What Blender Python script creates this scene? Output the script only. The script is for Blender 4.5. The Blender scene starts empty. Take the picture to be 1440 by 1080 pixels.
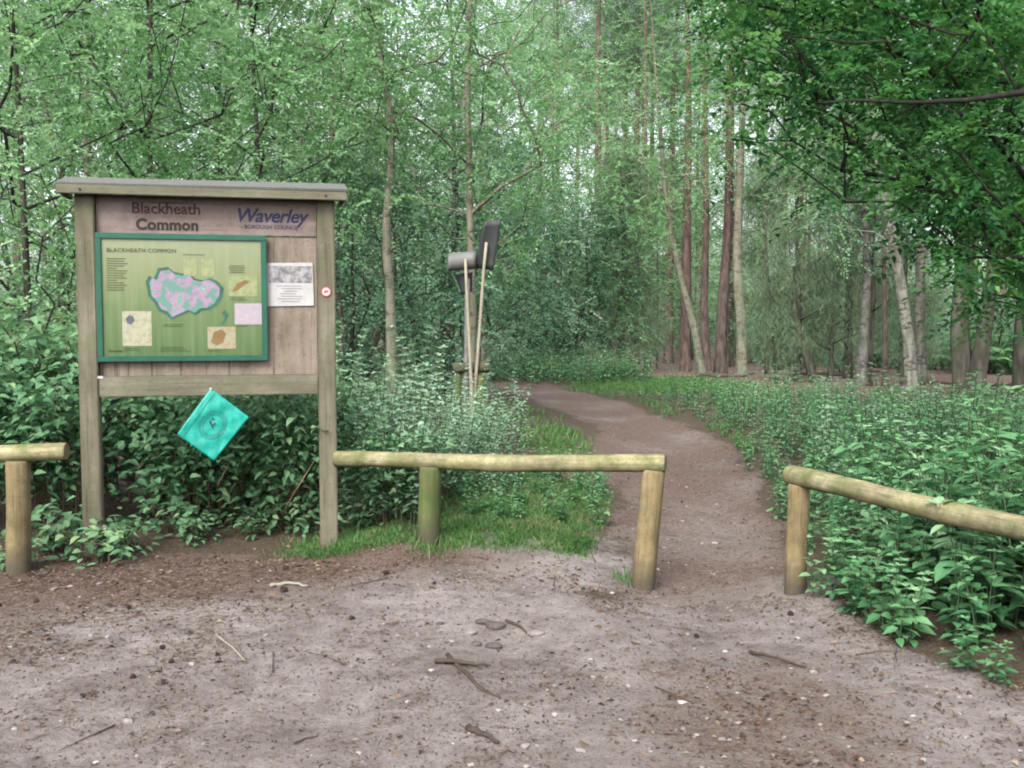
import bpy, bmesh, math, random
import numpy as np
from mathutils import Vector, Matrix
R = np.random.default_rng(7); random.seed(7)
S = bpy.context.scene; C = S.collection
RAD = math.radians
CAMZ, PITCH, FPX = 1.5, RAD(3.44), 1246.0

def at(px, py, Y):
    """point of the place at distance Y seen at (px, py) of the 1270x952 photograph survey"""
    a, b = (px-635)/FPX, (py-476)/FPX
    c, s = math.cos(PITCH), math.sin(PITCH)
    d = np.array([a, c-b*s, -s-b*c]); k = Y/d[1]
    return np.array([d[0]*k, Y, CAMZ+d[2]*k])

# ------------------------------------------------------------------ noise / ground shape
def _h(ix, iy, seed):
    n = (ix.astype(np.int64)*374761393 + iy.astype(np.int64)*668265263 + seed*974711) & 0x7fffffff
    n = ((n ^ (n >> 13))*1274126177) & 0x7fffffff
    n = (n ^ (n >> 16)) & 0xffff
    return n/65535.0
def vn(x, y, sc, seed=0):
    x = np.asarray(x, float)/sc; y = np.asarray(y, float)/sc
    ix, iy = np.floor(x), np.floor(y); fx, fy = x-ix, y-iy
    fx, fy = fx*fx*(3-2*fx), fy*fy*(3-2*fy)
    a, b = _h(ix, iy, seed), _h(ix+1, iy, seed); c, d = _h(ix, iy+1, seed), _h(ix+1, iy+1, seed)
    return (a+(b-a)*fx)*(1-fy)+(c+(d-c)*fx)*fy
def sst(a, b, x):
    t = np.clip((np.asarray(x, float)-a)/(b-a), 0, 1); return t*t*(3-2*t)
PATH = np.array([(0.7,3.0),(1.05,4.6),(1.22,5.8),(1.62,8.5),(2.0,11.7),(1.95,15.7),(1.4,18.8),(0.5,22.6),(-1.2,25.4),(-5,27.5),(-12,29.0)])
PW = np.array([.75,.72,.62,.62,.70,.76,.85,.9,.9,.85,.85])
def pathd(x, y):
    """signed-ish distance to the path centre line divided by its half width"""
    x = np.asarray(x, float); y = np.asarray(y, float); best = np.full(np.broadcast(x, y).shape, 1e9)
    for i in range(len(PATH)-1):
        p, q = PATH[i], PATH[i+1]; d = q-p; L2 = d@d
        t = np.clip(((x-p[0])*d[0]+(y-p[1])*d[1])/L2, 0, 1)
        dd = np.hypot(x-p[0]-t*d[0], y-p[1]-t*d[1])/(PW[i]+(PW[i+1]-PW[i])*t)
        best = np.minimum(best, dd)
    return best
EX = np.array([-200,-6,-3,-1.2,-.4,.15,.5, 1.55,1.62,1.9,2.15,3.2,6,200.])
EY = np.array([6.2,6.2,6.3,6.35,6.2,6.15,5.9, 5.7,5.2,4.45,4.0,3.2,2.2,2.2])
def clearing(x, y):
    """>0 on the bare trodden clearing in front of the barriers"""
    w = (vn(x, y, .7, 3)-.5)*.5+(vn(x, y, .22, 4)-.5)*.2
    return np.interp(x, EX, EY)-y+w
def gz(x, y):
    x = np.asarray(x, float); y = np.asarray(y, float)
    pd = pathd(x, y)
    z = -.10*np.exp(-(pd/1.0)**2)*sst(3.4, 5.6, y)*(1-.6*sst(14, 24, y))
    z = z+.09*sst(6.0, 6.7, y)*sst(.75, .0, x)*sst(-1.3, -.7, x)*sst(30, 12, y)-.03*np.exp(-((x-.75)/.5)**2-((y-5.8)/.6)**2)
    z = z+.05*sst(1.3, 2.2, pd)*sst(1.8, 2.6, x)
    z = z+(vn(x, y, 1.7, 1)-.5)*.07+(vn(x, y, .55, 2)-.5)*.03
    near = sst(14, 8, y)
    z = z+near*((vn(x, y, .23, 5)-.5)*.022+(vn(x, y, .1, 6)-.5)*.010)
    z = z-.05*np.exp(-(((x+.02)/.45)**2+((y-4.75)/.5)**2))
    z = z+(vn(x, y, 9, 8)-.5)*.5*sst(20, 40, y)
    return z
def gz1(x, y): return float(gz(np.array([x]), np.array([y]))[0])

# ------------------------------------------------------------------ materials
def nt(name):
    m = bpy.data.materials.new(name); m.use_nodes = True
    t = m.node_tree; b = t.nodes['Principled BSDF']; return m, t, b
def nd(t, typ, **kw):
    n = t.nodes.new(typ)
    for k, v in kw.items():
        if k in n.inputs: n.inputs[k].default_value = v
        else: setattr(n, k, v)
    return n
def ramp(t, fac, stops):
    n = t.nodes.new('ShaderNodeValToRGB'); e = n.color_ramp.elements
    while len(e) < len(stops): e.new(.5)
    for i, (p, c) in enumerate(stops): e[i].position = p; e[i].color = (*c, 1) if len(c) == 3 else c
    if fac is not None: t.links.new(fac, n.inputs[0])
    return n
def mixc(t, fac, a, b):
    n = t.nodes.new('ShaderNodeMix'); n.data_type = 'RGBA'
    for k, v in ((0, fac), (6, a), (7, b)):
        if hasattr(v, 'is_output'): t.links.new(v, n.inputs[k])
        else: n.inputs[k].default_value = v if k == 0 else (*v, 1)
    return n.outputs[2]
def mth(t, op, a, b=0.0, clamp=False):
    n = t.nodes.new('ShaderNodeMath'); n.operation = op; n.use_clamp = clamp
    for k, v in ((0, a), (1, b)):
        if hasattr(v, 'is_output'): t.links.new(v, n.inputs[k])
        else: n.inputs[k].default_value = v
    return n.outputs[0]
def noise(t, vec, sc, det=4, rough=.55, stretch=None):
    if stretch:
        mp = nd(t, 'ShaderNodeMapping'); mp.inputs['Scale'].default_value = stretch
        t.links.new(vec, mp.inputs[0]); vec = mp.outputs[0]
    n = nd(t, 'ShaderNodeTexNoise', Scale=sc, Detail=det, Roughness=rough); t.links.new(vec, n.inputs['Vector'])
    return n.outputs[0]
def bump(t, b, h, strength=.4, dist=.01):
    n = nd(t, 'ShaderNodeBump', Strength=strength, Distance=dist)
    t.links.new(h, n.inputs['Height']); t.links.new(n.outputs[0], b.inputs['Normal'])
KA = .68
def dim(t, col, v=KA):
    n = nd(t, 'ShaderNodeHueSaturation', Value=v, Saturation=.86 if v == .74 else 1.0); t.links.new(col, n.inputs['Color']); return n.outputs[0]
def coord(t, which='Object'): return nd(t, 'ShaderNodeTexCoord').outputs[which]

def leaf_mat(name, cols, trans=.35, rough=.45, spec=.5, orand=.25):
    cols = [(r_*.98, g_*.98, min(1, b_*1.08)) for r_, g_, b_ in cols]
    m, t, b = nt(name)
    at_ = nd(t, 'ShaderNodeAttribute', attribute_name='tint')
    oi = nd(t, 'ShaderNodeObjectInfo')
    f = mth(t, 'ADD', at_.outputs['Fac'], mth(t, 'MULTIPLY', mth(t, 'SUBTRACT', oi.outputs['Random'], .5), orand), True)
    c = ramp(t, f, [(i/(len(cols)-1), c) for i, c in enumerate(cols)])
    t.links.new(c.outputs[0], b.inputs['Base Color'])
    b.inputs['Roughness'].default_value = rough; b.inputs['Specular IOR Level'].default_value = spec
    tr = nd(t, 'ShaderNodeBsdfTranslucent')
    hs = nd(t, 'ShaderNodeHueSaturation', Saturation=1.1, Value=1.25); hs.inputs['Hue'].default_value = .485
    t.links.new(c.outputs[0], hs.inputs['Color']); t.links.new(hs.outputs[0], tr.inputs[0])
    mx = nd(t, 'ShaderNodeMixShader'); mx.inputs[0].default_value = trans
    t.links.new(b.outputs[0], mx.inputs[1]); t.links.new(tr.outputs[0], mx.inputs[2])
    t.links.new(mx.outputs[0], t.nodes['Material Output'].inputs[0])
    return m
def bark_mat(name, cols, stretch=(1,1,.25), sc=14, green=None, bands=None, bs=.8, foot=None):
    m, t, b = nt(name); o = coord(t)
    n1 = noise(t, o, sc, 6, .65, stretch); n2 = noise(t, o, 1.3, 3)
    f = mth(t, 'ADD', mth(t, 'MULTIPLY', n1, .75), mth(t, 'MULTIPLY', n2, .3))
    col = ramp(t, f, [(.3+.4*i/(len(cols)-1), c) for i, c in enumerate(cols)]).outputs[0]
    if foot:
        sz_ = nd(t, 'ShaderNodeSeparateXYZ'); t.links.new(o, sz_.inputs[0]); nz = noise(t, o, 1.1, 5, .7)
        fz = ramp(t, mth(t, 'ADD', mth(t, 'MULTIPLY', sz_.outputs[2], .1), mth(t, 'MULTIPLY', nz, .5)), [(.45, (1,1,1)), (1.0, (0,0,0))]).outputs[0]
        col = mixc(t, mth(t, 'MULTIPLY', fz, .85), col, ramp(t, n1, [(.36, foot[0]), (.6, foot[1])]).outputs[0])
    if bands:
        nb = noise(t, o, 3.0, 6, .75, (1.7,1.7,3.6))
        col = mixc(t, ramp(t, nb, [(.52, (0,0,0)), (.58, (1,1,1))]).outputs[0], col, bands)
    if green:
        ng = noise(t, o, 1.9, 4)
        sp = nd(t, 'ShaderNodeSeparateXYZ'); t.links.new(o, sp.inputs[0])
        low = mth(t, 'SUBTRACT', 1.0, mth(t, 'MULTIPLY', sp.outputs[2], .25), True)
        col = mixc(t, mth(t, 'MULTIPLY', ramp(t, ng, [(.4, (0,0,0)), (.65, (1,1,1))]).outputs[0], mth(t, 'ADD', mth(t, 'MULTIPLY', low, .6), .15), True), col, green)
    oi = nd(t, 'ShaderNodeObjectInfo')
    hv = nd(t, 'ShaderNodeHueSaturation'); t.links.new(col, hv.inputs['Color'])
    t.links.new(mth(t, 'ADD', .62, mth(t, 'MULTIPLY', oi.outputs['Random'], .4)), hv.inputs['Value'])
    t.links.new(hv.outputs[0], b.inputs['Base Color']); b.inputs['Roughness'].default_value = .9
    b.inputs['Specular IOR Level'].default_value = .2
    bump(t, b, n1, bs, .03); return m
def wood_mat(name, axis, cols, algae, amt=.5, dark_foot=True, sc=1.0, k=.60):
    cols = [tuple(k*q for q in c) for c in cols]; algae = tuple(k*q for q in algae)
    m, t, b = nt(name); o = coord(t)
    st = [22*sc]*3; st[axis] = 1.1*sc
    g = noise(t, o, 1.0, 6, .6, tuple(st)); st2 = [70*sc]*3; st2[axis] = 2.0*sc
    g2 = noise(t, o, 1.0, 3, .6, tuple(st2)); n = noise(t, o, 4.5, 5, .65)
    f = mth(t, 'ADD', mth(t, 'MULTIPLY', g, .6), mth(t, 'MULTIPLY', n, .45))
    col = ramp(t, f, [(.34+.36*i/(len(cols)-1), c) for i, c in enumerate(cols)]).outputs[0]
    n2 = noise(t, o, 7, 6, .7)
    fa = mth(t, 'MULTIPLY', ramp(t, n2, [(.40, (0,0,0)), (.66, (1,1,1))]).outputs[0], amt)
    col = mixc(t, fa, col, algae)
    crack = ramp(t, g2, [(.31, (1,1,1)), (.41, (0,0,0))]).outputs[0]
    col = mixc(t, mth(t, 'MULTIPLY', crack, .8), col, (.05,.042,.03))
    sp = noise(t, o, 60, 3, .6); col = mixc(t, mth(t, 'MULTIPLY', ramp(t, sp, [(.58, (0,0,0)), (.70, (1,1,1))]).outputs[0], .5), col, (.06,.05,.035))
    st3 = [7.0]*3; st3[axis] = 2.2; bl = noise(t, o, 1.0, 6, .7, tuple(st3)); col = mixc(t, mth(t, 'MULTIPLY', ramp(t, bl, [(.50, (0,0,0)), (.68, (1,1,1))]).outputs[0], .55), col, (.075,.065,.04))
    if dark_foot:
        s = nd(t, 'ShaderNodeSeparateXYZ'); t.links.new(o, s.inputs[0])
        h = mth(t, 'ADD', s.outputs[2], mth(t, 'MULTIPLY', mth(t, 'SUBTRACT', n, .5), .35))
        col = mixc(t, mth(t, 'MULTIPLY', ramp(t, h, [(.02, (1,1,1)), (.24, (0,0,0))]).outputs[0], .8), col, (.055,.048,.035))
    t.links.new(col, b.inputs['Base Color']); b.inputs['Roughness'].default_value = .82; b.inputs['Specular IOR Level'].default_value = .25
    bump(t, b, mth(t, 'ADD', g, mth(t, 'MULTIPLY', g2, .6)), .5, .006); return m
def plain(name, c, rough=.6, var=.15, sc=9, metal=0, spec=.4, bs=.15):
    m, t, b = nt(name); o = coord(t); n = noise(t, o, sc, 5, .6); c = tuple(KA*q for q in c)
    col = ramp(t, n, [(.3, tuple(x*(1-var) for x in c)), (.7, tuple(min(1, x*(1+var)) for x in c))])
    t.links.new(col.outputs[0], b.inputs['Base Color']); b.inputs['Roughness'].default_value = rough
    b.inputs['Metallic'].default_value = metal; b.inputs['Specular IOR Level'].default_value = spec
    if bs: bump(t, b, n, bs, .004)
    return m

M = {}
M['birch_leaf'] = leaf_mat('birch_leaf', [(.075,.18,.065),(.17,.36,.13),(.28,.50,.22),(.42,.60,.33)], .50, .5, .35)
M['thicket_leaf'] = leaf_mat('thicket_leaf', [(.055,.13,.065),(.12,.25,.125),(.22,.39,.215),(.38,.52,.35)], .42, .5, .35)
M['oak_leaf'] = leaf_mat('oak_leaf', [(.024,.09,.030),(.058,.185,.052),(.115,.30,.080),(.21,.42,.13)], .55, .5, .25)
M['far_haze_leaf'] = leaf_mat('far_haze_leaf', [(.15,.27,.13),(.25,.42,.21),(.37,.55,.30),(.50,.66,.42)], .5, .6, .2)  # distance haze painted into the leaf colour as paler greens
M['needle'] = leaf_mat('needle', [(.09,.17,.085),(.15,.26,.135),(.22,.34,.19),(.30,.43,.27)], .3, .6, .2)
M['soft_needle'] = leaf_mat('soft_needle', [(.075,.12,.06),(.12,.18,.09),(.17,.24,.125),(.22,.30,.17)], .35, .7, .15)
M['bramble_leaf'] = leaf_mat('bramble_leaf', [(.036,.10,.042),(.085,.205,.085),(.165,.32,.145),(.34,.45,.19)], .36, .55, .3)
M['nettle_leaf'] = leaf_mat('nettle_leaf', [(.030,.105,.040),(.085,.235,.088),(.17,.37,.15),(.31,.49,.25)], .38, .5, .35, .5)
M['pale_leaf'] = leaf_mat('pale_leaf', [(.09,.19,.095),(.19,.36,.175),(.33,.50,.30),(.50,.62,.45)], .40, .55, .35)
M['bracken_leaf'] = leaf_mat('bracken_leaf', [(.10,.25,.09),(.17,.36,.14),(.24,.44,.20),(.31,.50,.26)], .4, .6, .2)
M['grass_blade'] = leaf_mat('grass_blade', [(.03,.09,.02),(.065,.17,.04),(.11,.23,.06),(.26,.25,.12)], .35, .55, .25)
M['stem'] = plain('stem', (.06,.11,.045), .7); M['cane'] = plain('cane', (.10,.065,.04), .8)
M['dry_cane'] = plain('dry_cane', (.22,.17,.10), .8)
M['pine_bark'] = bark_mat('pine_bark', [(.055,.038,.031),(.13,.084,.065),(.24,.145,.105)], sc=9, stretch=(1,1,.3), foot=((.035,.028,.024),(.155,.115,.095)))
M['pine_bark_low'] = bark_mat('pine_bark_low', [(.03,.022,.02),(.085,.052,.043),(.15,.10,.08)], sc=8, stretch=(1,1,.3), foot=((.025,.021,.018),(.10,.078,.066)))
M['birch_bark'] = bark_mat('birch_bark', [(.09,.082,.06),(.24,.225,.175),(.36,.345,.28)], sc=7, green=(.09,.115,.06), bands=(.05,.042,.034), foot=((.05,.047,.042),(.235,.23,.20)))
M['pale_bark'] = bark_mat('pale_bark', [(.07,.066,.046),(.18,.17,.12),(.28,.26,.195)], sc=8, green=(.12,.16,.10), bands=(.09,.08,.06))
M['dark_bark'] = bark_mat('dark_bark', [(.012,.011,.009),(.045,.040,.032),(.13,.12,.10)], sc=8, green=(.05,.07,.035))
M['oak_bark'] = bark_mat('oak_bark', [(.008,.008,.006),(.022,.02,.016),(.05,.046,.036)], sc=14)
M['grey_bark'] = bark_mat('grey_bark', [(.03,.028,.025),(.11,.105,.095),(.23,.22,.20)], sc=10, green=(.07,.09,.05), bands=(.03,.027,.024))
M['board_wood_v'] = wood_mat('board_wood_v', 2, [(.13,.11,.075),(.24,.21,.15),(.34,.30,.22)], (.15,.19,.085), .55)
M['board_wood_h'] = wood_mat('board_wood_h', 0, [(.14,.12,.085),(.24,.22,.155),(.34,.31,.23)], (.16,.20,.10), .5, False)
M['panel_wood'] = wood_mat('panel_wood', 2, [(.23,.18,.14),(.36,.285,.23),(.48,.39,.325)], (.19,.19,.10), .28, False, .6)
M['header_wood'] = wood_mat('header_wood', 0, [(.24,.19,.165),(.38,.30,.27),(.48,.39,.355)], (.13,.07,.06), .35, False, .6)
M['rail_wood'] = wood_mat('rail_wood', 0, [(.20,.17,.085),(.46,.40,.22),(.68,.61,.40)], (.14,.18,.055), .9, False)
M['post_wood'] = wood_mat('post_wood', 2, [(.16,.115,.055),(.33,.245,.125),(.47,.36,.21)], (.10,.12,.045), .4)
M['mossy_post'] = wood_mat('mossy_post', 2, [(.08,.085,.035),(.15,.17,.06),(.22,.22,.10)], (.08,.16,.035), .75)
M['end_grain'] = plain('end_grain', (.22,.17,.08), .9, .35, 30)
M['felt'] = plain('felt', (.165,.168,.15), .95, .45, 160, bs=.6)
M['handle_wood'] = plain('handle_wood', (.38,.34,.245), .7, .2, 14)
M['grey_pole'] = plain('grey_pole', (.20,.195,.18), .7, .25, 12)
M['rubber'] = plain('rubber', (.033,.034,.038), .6, .3, 6)
M['grey_rubber'] = plain('grey_rubber', (.18,.18,.175), .55, .3, 7)

def ground_mat():
    m, t, b = nt('trodden_earth')
    geo = nd(t, 'ShaderNodeNewGeometry').outputs['Position']
    z = nd(t, 'ShaderNodeAttribute', attribute_name='zone'); sp = nd(t, 'ShaderNodeSeparateColor'); t.links.new(z.outputs['Color'], sp.inputs[0])
    a = noise(t, geo, 1.3, 6, .65); f = noise(t, geo, 9, 7, .7); ff = noise(t, geo, 55, 5, .7); vf = noise(t, geo, 190, 3, .7)
    v = mth(t, 'ADD', mth(t, 'MULTIPLY', a, .45), mth(t, 'ADD', mth(t, 'MULTIPLY', f, .4), mth(t, 'MULTIPLY', ff, .25)))
    mud = ramp(t, v, [(.37, (.13,.103,.093)), (.50, (.245,.206,.184)), (.66, (.415,.372,.345))]).outputs[0]
    wet = ramp(t, noise(t, geo, 3.1, 7, .75), [(.53, (0,0,0)), (.66, (1,1,1))]).outputs[0]
    mud = mixc(t, mth(t, 'MULTIPLY', wet, .5), mud, (.085,.062,.053))
    lit_v = mth(t, 'ADD', mth(t, 'MULTIPLY', ff, .6), mth(t, 'MULTIPLY', vf, .4))
    lit = ramp(t, lit_v, [(.36, (.055,.036,.027)), (.5, (.175,.118,.092)), (.66, (.33,.24,.20))]).outputs[0]
    hum = ramp(t, lit_v, [(.36, (.030,.023,.015)), (.5, (.105,.08,.052)), (.68, (.22,.17,.115))]).outputs[0]
    gr = ramp(t, lit_v, [(.36, (.020,.045,.014)), (.5, (.055,.11,.028)), (.68, (.12,.17,.06))]).outputs[0]
    edge = lambda s, w=.5: mth(t, 'MULTIPLY', mth(t, 'ADD', s, mth(t, 'MULTIPLY', mth(t, 'SUBTRACT', f, .5), w)), 1.0, True)
    sharp = lambda x: ramp(t, x, [(.3, (0,0,0)), (.7, (1,1,1))]).outputs[0]
    spk = ramp(t, vf, [(.60, (0,0,0)), (.70, (1,1,1))]).outputs[0]; mud = mixc(t, mth(t, 'MULTIPLY', spk, .45), mud, (.07,.05,.042)); spl = ramp(t, ff, [(.64, (0,0,0)), (.74, (1,1,1))]).outputs[0]; mud = mixc(t, mth(t, 'MULTIPLY', spl, .5), mud, (.10,.066,.052))
    col = mixc(t, sharp(edge(sp.outputs[0], 1.2)), hum, mud)
    col = mixc(t, sharp(edge(sp.outputs[2], 1.6)), col, lit)
    col = mixc(t, sharp(edge(sp.outputs[1], 1.4)), col, gr)
    t.links.new(dim(t, col, .71), b.inputs['Base Color']); b.inputs['Roughness'].default_value = .88; b.inputs['Specular IOR Level'].default_value = .25
    h = mth(t, 'ADD', mth(t, 'MULTIPLY', f, .9), mth(t, 'ADD', mth(t, 'MULTIPLY', ff, .5), mth(t, 'MULTIPLY', vf, .2)))
    bump(t, b, h, .9, .035); return m
M['earth'] = ground_mat()
def tint_mat(name, cols, rough=.8):
    m, t, b = nt(name); a_ = nd(t, 'ShaderNodeAttribute', attribute_name='tint')
    c = ramp(t, a_.outputs['Fac'], [(i/(len(cols)-1), c) for i, c in enumerate(cols)])
    t.links.new(dim(t, c.outputs[0]), b.inputs['Base Color']); b.inputs['Roughness'].default_value = rough; return m
M['litter'] = tint_mat('litter', [(.035,.02,.014),(.10,.055,.036),(.18,.11,.07),(.36,.27,.18),(.16,.13,.05)])
M['pebble'] = tint_mat('pebble', [(.05,.04,.04),(.22,.18,.17),(.42,.37,.34),(.50,.46,.41)], .75)
M['cone'] = plain('cone', (.055,.033,.022), .8, .4, 60)
M['twig'] = plain('twig', (.075,.052,.038), .85, .4, 20); M['pale_twig'] = plain('pale_twig', (.36,.32,.25), .85, .3, 20)

# ------------------------------------------------------------------ mesh building
class MB:
    def __init__(s): s.v = []; s.l = []; s.n = []; s.m = []; s.t = []; s.sm = []; s.c = 0
    def add(s, v, faces, mat=0, tint=None, smooth=True):
        v = np.asarray(v, float).reshape(-1, 3); faces = np.asarray(faces, np.int64)
        s.v.append(v); s.l.append((faces+s.c).ravel()); k = faces.shape[0]
        s.n.append(np.full(k, faces.shape[1])); s.m.append(np.full(k, mat)); s.sm.append(np.full(k, smooth))
        s.t.append(np.full(len(v), .5) if tint is None else np.broadcast_to(np.asarray(tint, float), (len(v),)))
        s.c += len(v)
    def more(s, faces, base, mat=0, smooth=True):
        faces = np.asarray(faces, np.int64); s.l.append((faces+base).ravel()); k = faces.shape[0]
        s.n.append(np.full(k, faces.shape[1])); s.m.append(np.full(k, mat)); s.sm.append(np.full(k, smooth))
    def mesh(s, name, mats):
        me = bpy.data.meshes.new(name)
        v = np.concatenate(s.v); l = np.concatenate(s.l); n = np.concatenate(s.n)
        me.vertices.add(len(v)); me.vertices.foreach_set('co', v.astype(np.float32).ravel())
        me.loops.add(len(l)); me.loops.foreach_set('vertex_index', l.astype(np.int32))
        me.polygons.add(len(n)); st = np.concatenate([[0], np.cumsum(n)[:-1]])
        me.polygons.foreach_set('loop_start', st.astype(np.int32))
        for m in mats: me.materials.append(m)
        me.polygons.foreach_set('material_index', np.concatenate(s.m).astype(np.int32))
        me.update(calc_edges=True)
        me.polygons.foreach_set('use_smooth', np.concatenate(s.sm))
        a = me.attributes.new('tint', 'FLOAT', 'POINT'); a.data.foreach_set('value', np.concatenate(s.t).astype(np.float32))
        me.validate(); me.update(); return me
def put(name, me, parent=None, loc=None, rot=None):
    o = bpy.data.objects.new(name, me); C.objects.link(o)
    if parent is not None: o.parent = parent
    if loc is not None: o.location = loc
    if rot is not None: o.rotation_euler = rot
    return o
def tag(o, label, cat, group=None, kind=None):
    o['label'] = label; o['category'] = cat
    if group: o['group'] = group
    if kind: o['kind'] = kind
    return o
def thing(name, label, cat, loc=(0,0,0), rz=0, group=None, scale=None):
    o = put(name, None, None, loc, (0,0,rz)); o.empty_display_size = .2
    if scale is not None: o.scale = scale
    return tag(o, label, cat, group)
def stuff(o, label, cat): return tag(o, label, cat, None, 'stuff')

def nrm(a): return a/np.maximum(np.linalg.norm(a, axis=-1, keepdims=True), 1e-9)
def tube(mb, P, r, k=6, mat=0, tint=.5, cap=True, wob=0):
    P = np.asarray(P, float); n = len(P); r = np.broadcast_to(np.asarray(r, float), (n,))
    T = nrm(np.gradient(P, axis=0)); ref = np.array([0,0,1.]) if abs(T[0][2]) < .9 else np.array([1.,0,0])
    u = nrm(np.cross(T[0], ref)); U = np.zeros((n,3))
    for i in range(n):
        u = u-T[i]*(u@T[i]); u = u/max(np.linalg.norm(u), 1e-9); U[i] = u
    V = np.cross(T, U); a = np.arange(k)*2*math.pi/k
    rr = r[:,None]*(1+wob*R.normal(size=(n,k))) if wob else r[:,None]*np.ones((1,k))
    v = P[:,None,:]+rr[:,:,None]*(np.cos(a)[None,:,None]*U[:,None,:]+np.sin(a)[None,:,None]*V[:,None,:])
    i = np.arange(n-1)[:,None]*k; j = np.arange(k)[None,:]; j2 = (j+1) % k
    f = np.stack([i+j, i+j2, i+k+j2, i+k+j], -1).reshape(-1,4); base = mb.c
    mb.add(v.reshape(-1,3), f, mat, tint)
    if cap:
        mb.more([list(range(k))[::-1]], base, mat, False); mb.more([[(n-1)*k+q for q in range(k)]], base, mat, False)
def leaves(mb, P, D, N, L, W, tint, mat=0, fold=.25, fine=False, droop=.2):
    """many leaves: base points P, directions D, face normals N"""
    P = np.asarray(P); D = nrm(D); Sd = nrm(np.cross(D, N)); Nn = np.cross(Sd, D); n = len(P)
    L = np.broadcast_to(L, (n,))[:,None]; W = np.broadcast_to(W, (n,))[:,None]*.5
    if not fine:
        mid = P+D*L*.42; up = Nn*W*fold*2
        v = np.stack([P, mid+Sd*W+up, P+D*L-Nn*L*droop, mid-Sd*W+up], 1)
        i = np.arange(n)[:,None]*4
        f = np.concatenate([i+np.array([[0,1,2]]), i+np.array([[0,2,3]])]); k = 4
        mb.add(v.reshape(-1,3), f, mat, np.repeat(tint, k), False)
    else:
        def row(s, w, d): c = P+D*L*s-Nn*L*droop*d; e = Nn*W*fold*2*w; return c, c+Sd*W*w+e, c-Sd*W*w+e
        m1, r1, l1 = row(.22, .86, .03); m2, r2, l2 = row(.55, .8, .25); t_ = P+D*L-Nn*L*droop
        v = np.stack([P, r1, m1, l1, r2, m2, l2, t_], 1); i = np.arange(n)[:,None]*8; base = mb.c
        mb.add(v.reshape(-1,3), np.concatenate([i+np.array([[2,1,4,5]]), i+np.array([[3,2,5,6]])]), mat, np.repeat(tint, 8), False)
        mb.more(np.concatenate([i+np.array([[0,1,2]]), i+np.array([[0,2,3]]), i+np.array([[5,4,7]]), i+np.array([[6,5,7]])]), base, mat, False)
def blades(mb, P, D, L, W, tint, mat=0):
    n = len(P); D = nrm(D); Sd = nrm(np.cross(D, R.normal(size=(n,3)))); L = np.broadcast_to(L, (n,))[:,None]; W = np.broadcast_to(W, (n,))[:,None]*.5
    bend = R.normal(size=(n,3))*L*.12; bend[:,2] -= .1*L[:,0]
    v = np.stack([P-Sd*W, P+Sd*W, P+D*L*.55+Sd*W*.8, P+D*L*.55-Sd*W*.8, P+D*L+bend], 1); i = np.arange(n)[:,None]*5; base = mb.c
    mb.add(v.reshape(-1,3), i+np.array([[0,1,2,3]]), mat, np.repeat(tint, 5), False); mb.more(i+np.array([[3,2,4]]), base, mat, False)
def box_bm(bm, c, s, bev=.004, rot=None):
    r = bmesh.ops.create_cube(bm, size=1.0); vs = r['verts']
    for v in vs: v.co = Vector((v.co.x*s[0], v.co.y*s[1], v.co.z*s[2]))
    if bev:
        es = list({e for v in vs for e in v.link_edges}); g = bmesh.ops.bevel(bm, geom=es, offset=bev, segments=2, affect='EDGES')
        vs = list({v for f in g['faces'] for v in f.verts} | {v for v in vs if v.is_valid})
    m = Matrix.Translation(Vector(c)) @ (rot.to_4x4() if rot else Matrix.Identity(4))
    bmesh.ops.transform(bm, matrix=m, verts=vs)
def bm_obj(name, bm, mat, parent=None, smooth=False):
    me = bpy.data.meshes.new(name); bm.to_mesh(me); bm.free(); me.materials.append(mat)
    if smooth:
        for p in me.polygons: p.use_smooth = True
    return put(name, me, parent)
def box(name, c, s, mat, parent=None, bev=.004):
    """box mesh whose own origin is its base centre, so grain follows the object"""
    bm = bmesh.new(); box_bm(bm, (0,0,s[2]/2), s, bev); o = bm_obj(name, bm, mat, parent); o.location = (c[0], c[1], c[2]-s[2]/2); return o
def text(name, body, size, mat, parent, loc, rot=(math.pi/2,0,0), bold=0, shear=0, align='CENTER', sp=1.0, ext=.0008):
    cu = bpy.data.curves.new(name, 'FONT'); cu.body = body; cu.size = size; cu.offset = bold; cu.shear = shear
    cu.align_x = align; cu.align_y = 'CENTER'; cu.space_character = sp; cu.extrude = ext; cu.resolution_u = 3
    t = bpy.data.objects.new('tmp', cu); C.objects.link(t); bpy.context.view_layer.update()
    me = bpy.data.meshes.new_from_object(t.evaluated_get(bpy.context.evaluated_depsgraph_get()))
    bpy.data.objects.remove(t); bpy.data.curves.remove(cu)
    me.materials.clear(); me.materials.append(mat); return put(name, me, parent, loc, rot)

# ------------------------------------------------------------------ the ground
def spaced(a, fine0, fine1, step, b, g):
    mid = list(np.arange(fine0, fine1+1e-6, step)); lo = []; x, s = fine0, step
    while x > a: s *= g; x -= s; lo.append(x)
    hi = []; x, s = mid[-1], step
    while x < b: s *= g; x += s; hi.append(x)
    return np.array(lo[::-1]+mid+hi)
gx = spaced(-160, -3.6, 3.6, .03, 160, 1.06); gy = spaced(-40, 3.1, 8.2, .03, 220, 1.05)
X, Y = np.meshgrid(gx, gy); Z = gz(X, Y)
nx, ny = len(gx), len(gy)
ii = (np.arange(ny-1)[:,None]*nx+np.arange(nx-1)[None,:]).ravel()
F = np.stack([ii, ii+1, ii+nx+1, ii+nx], 1)
cl = clearing(X, Y); pd = pathd(X, Y)+(vn(X, Y, .6, 11)-.5)*.5
bare = np.maximum(sst(-.15, .25, cl), sst(1.2, .75, pd)*sst(2, 3, Y)*(1-sst(5.2, 6.6, Y)*(.22+.22*vn(X, Y, .5, 93))))
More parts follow.
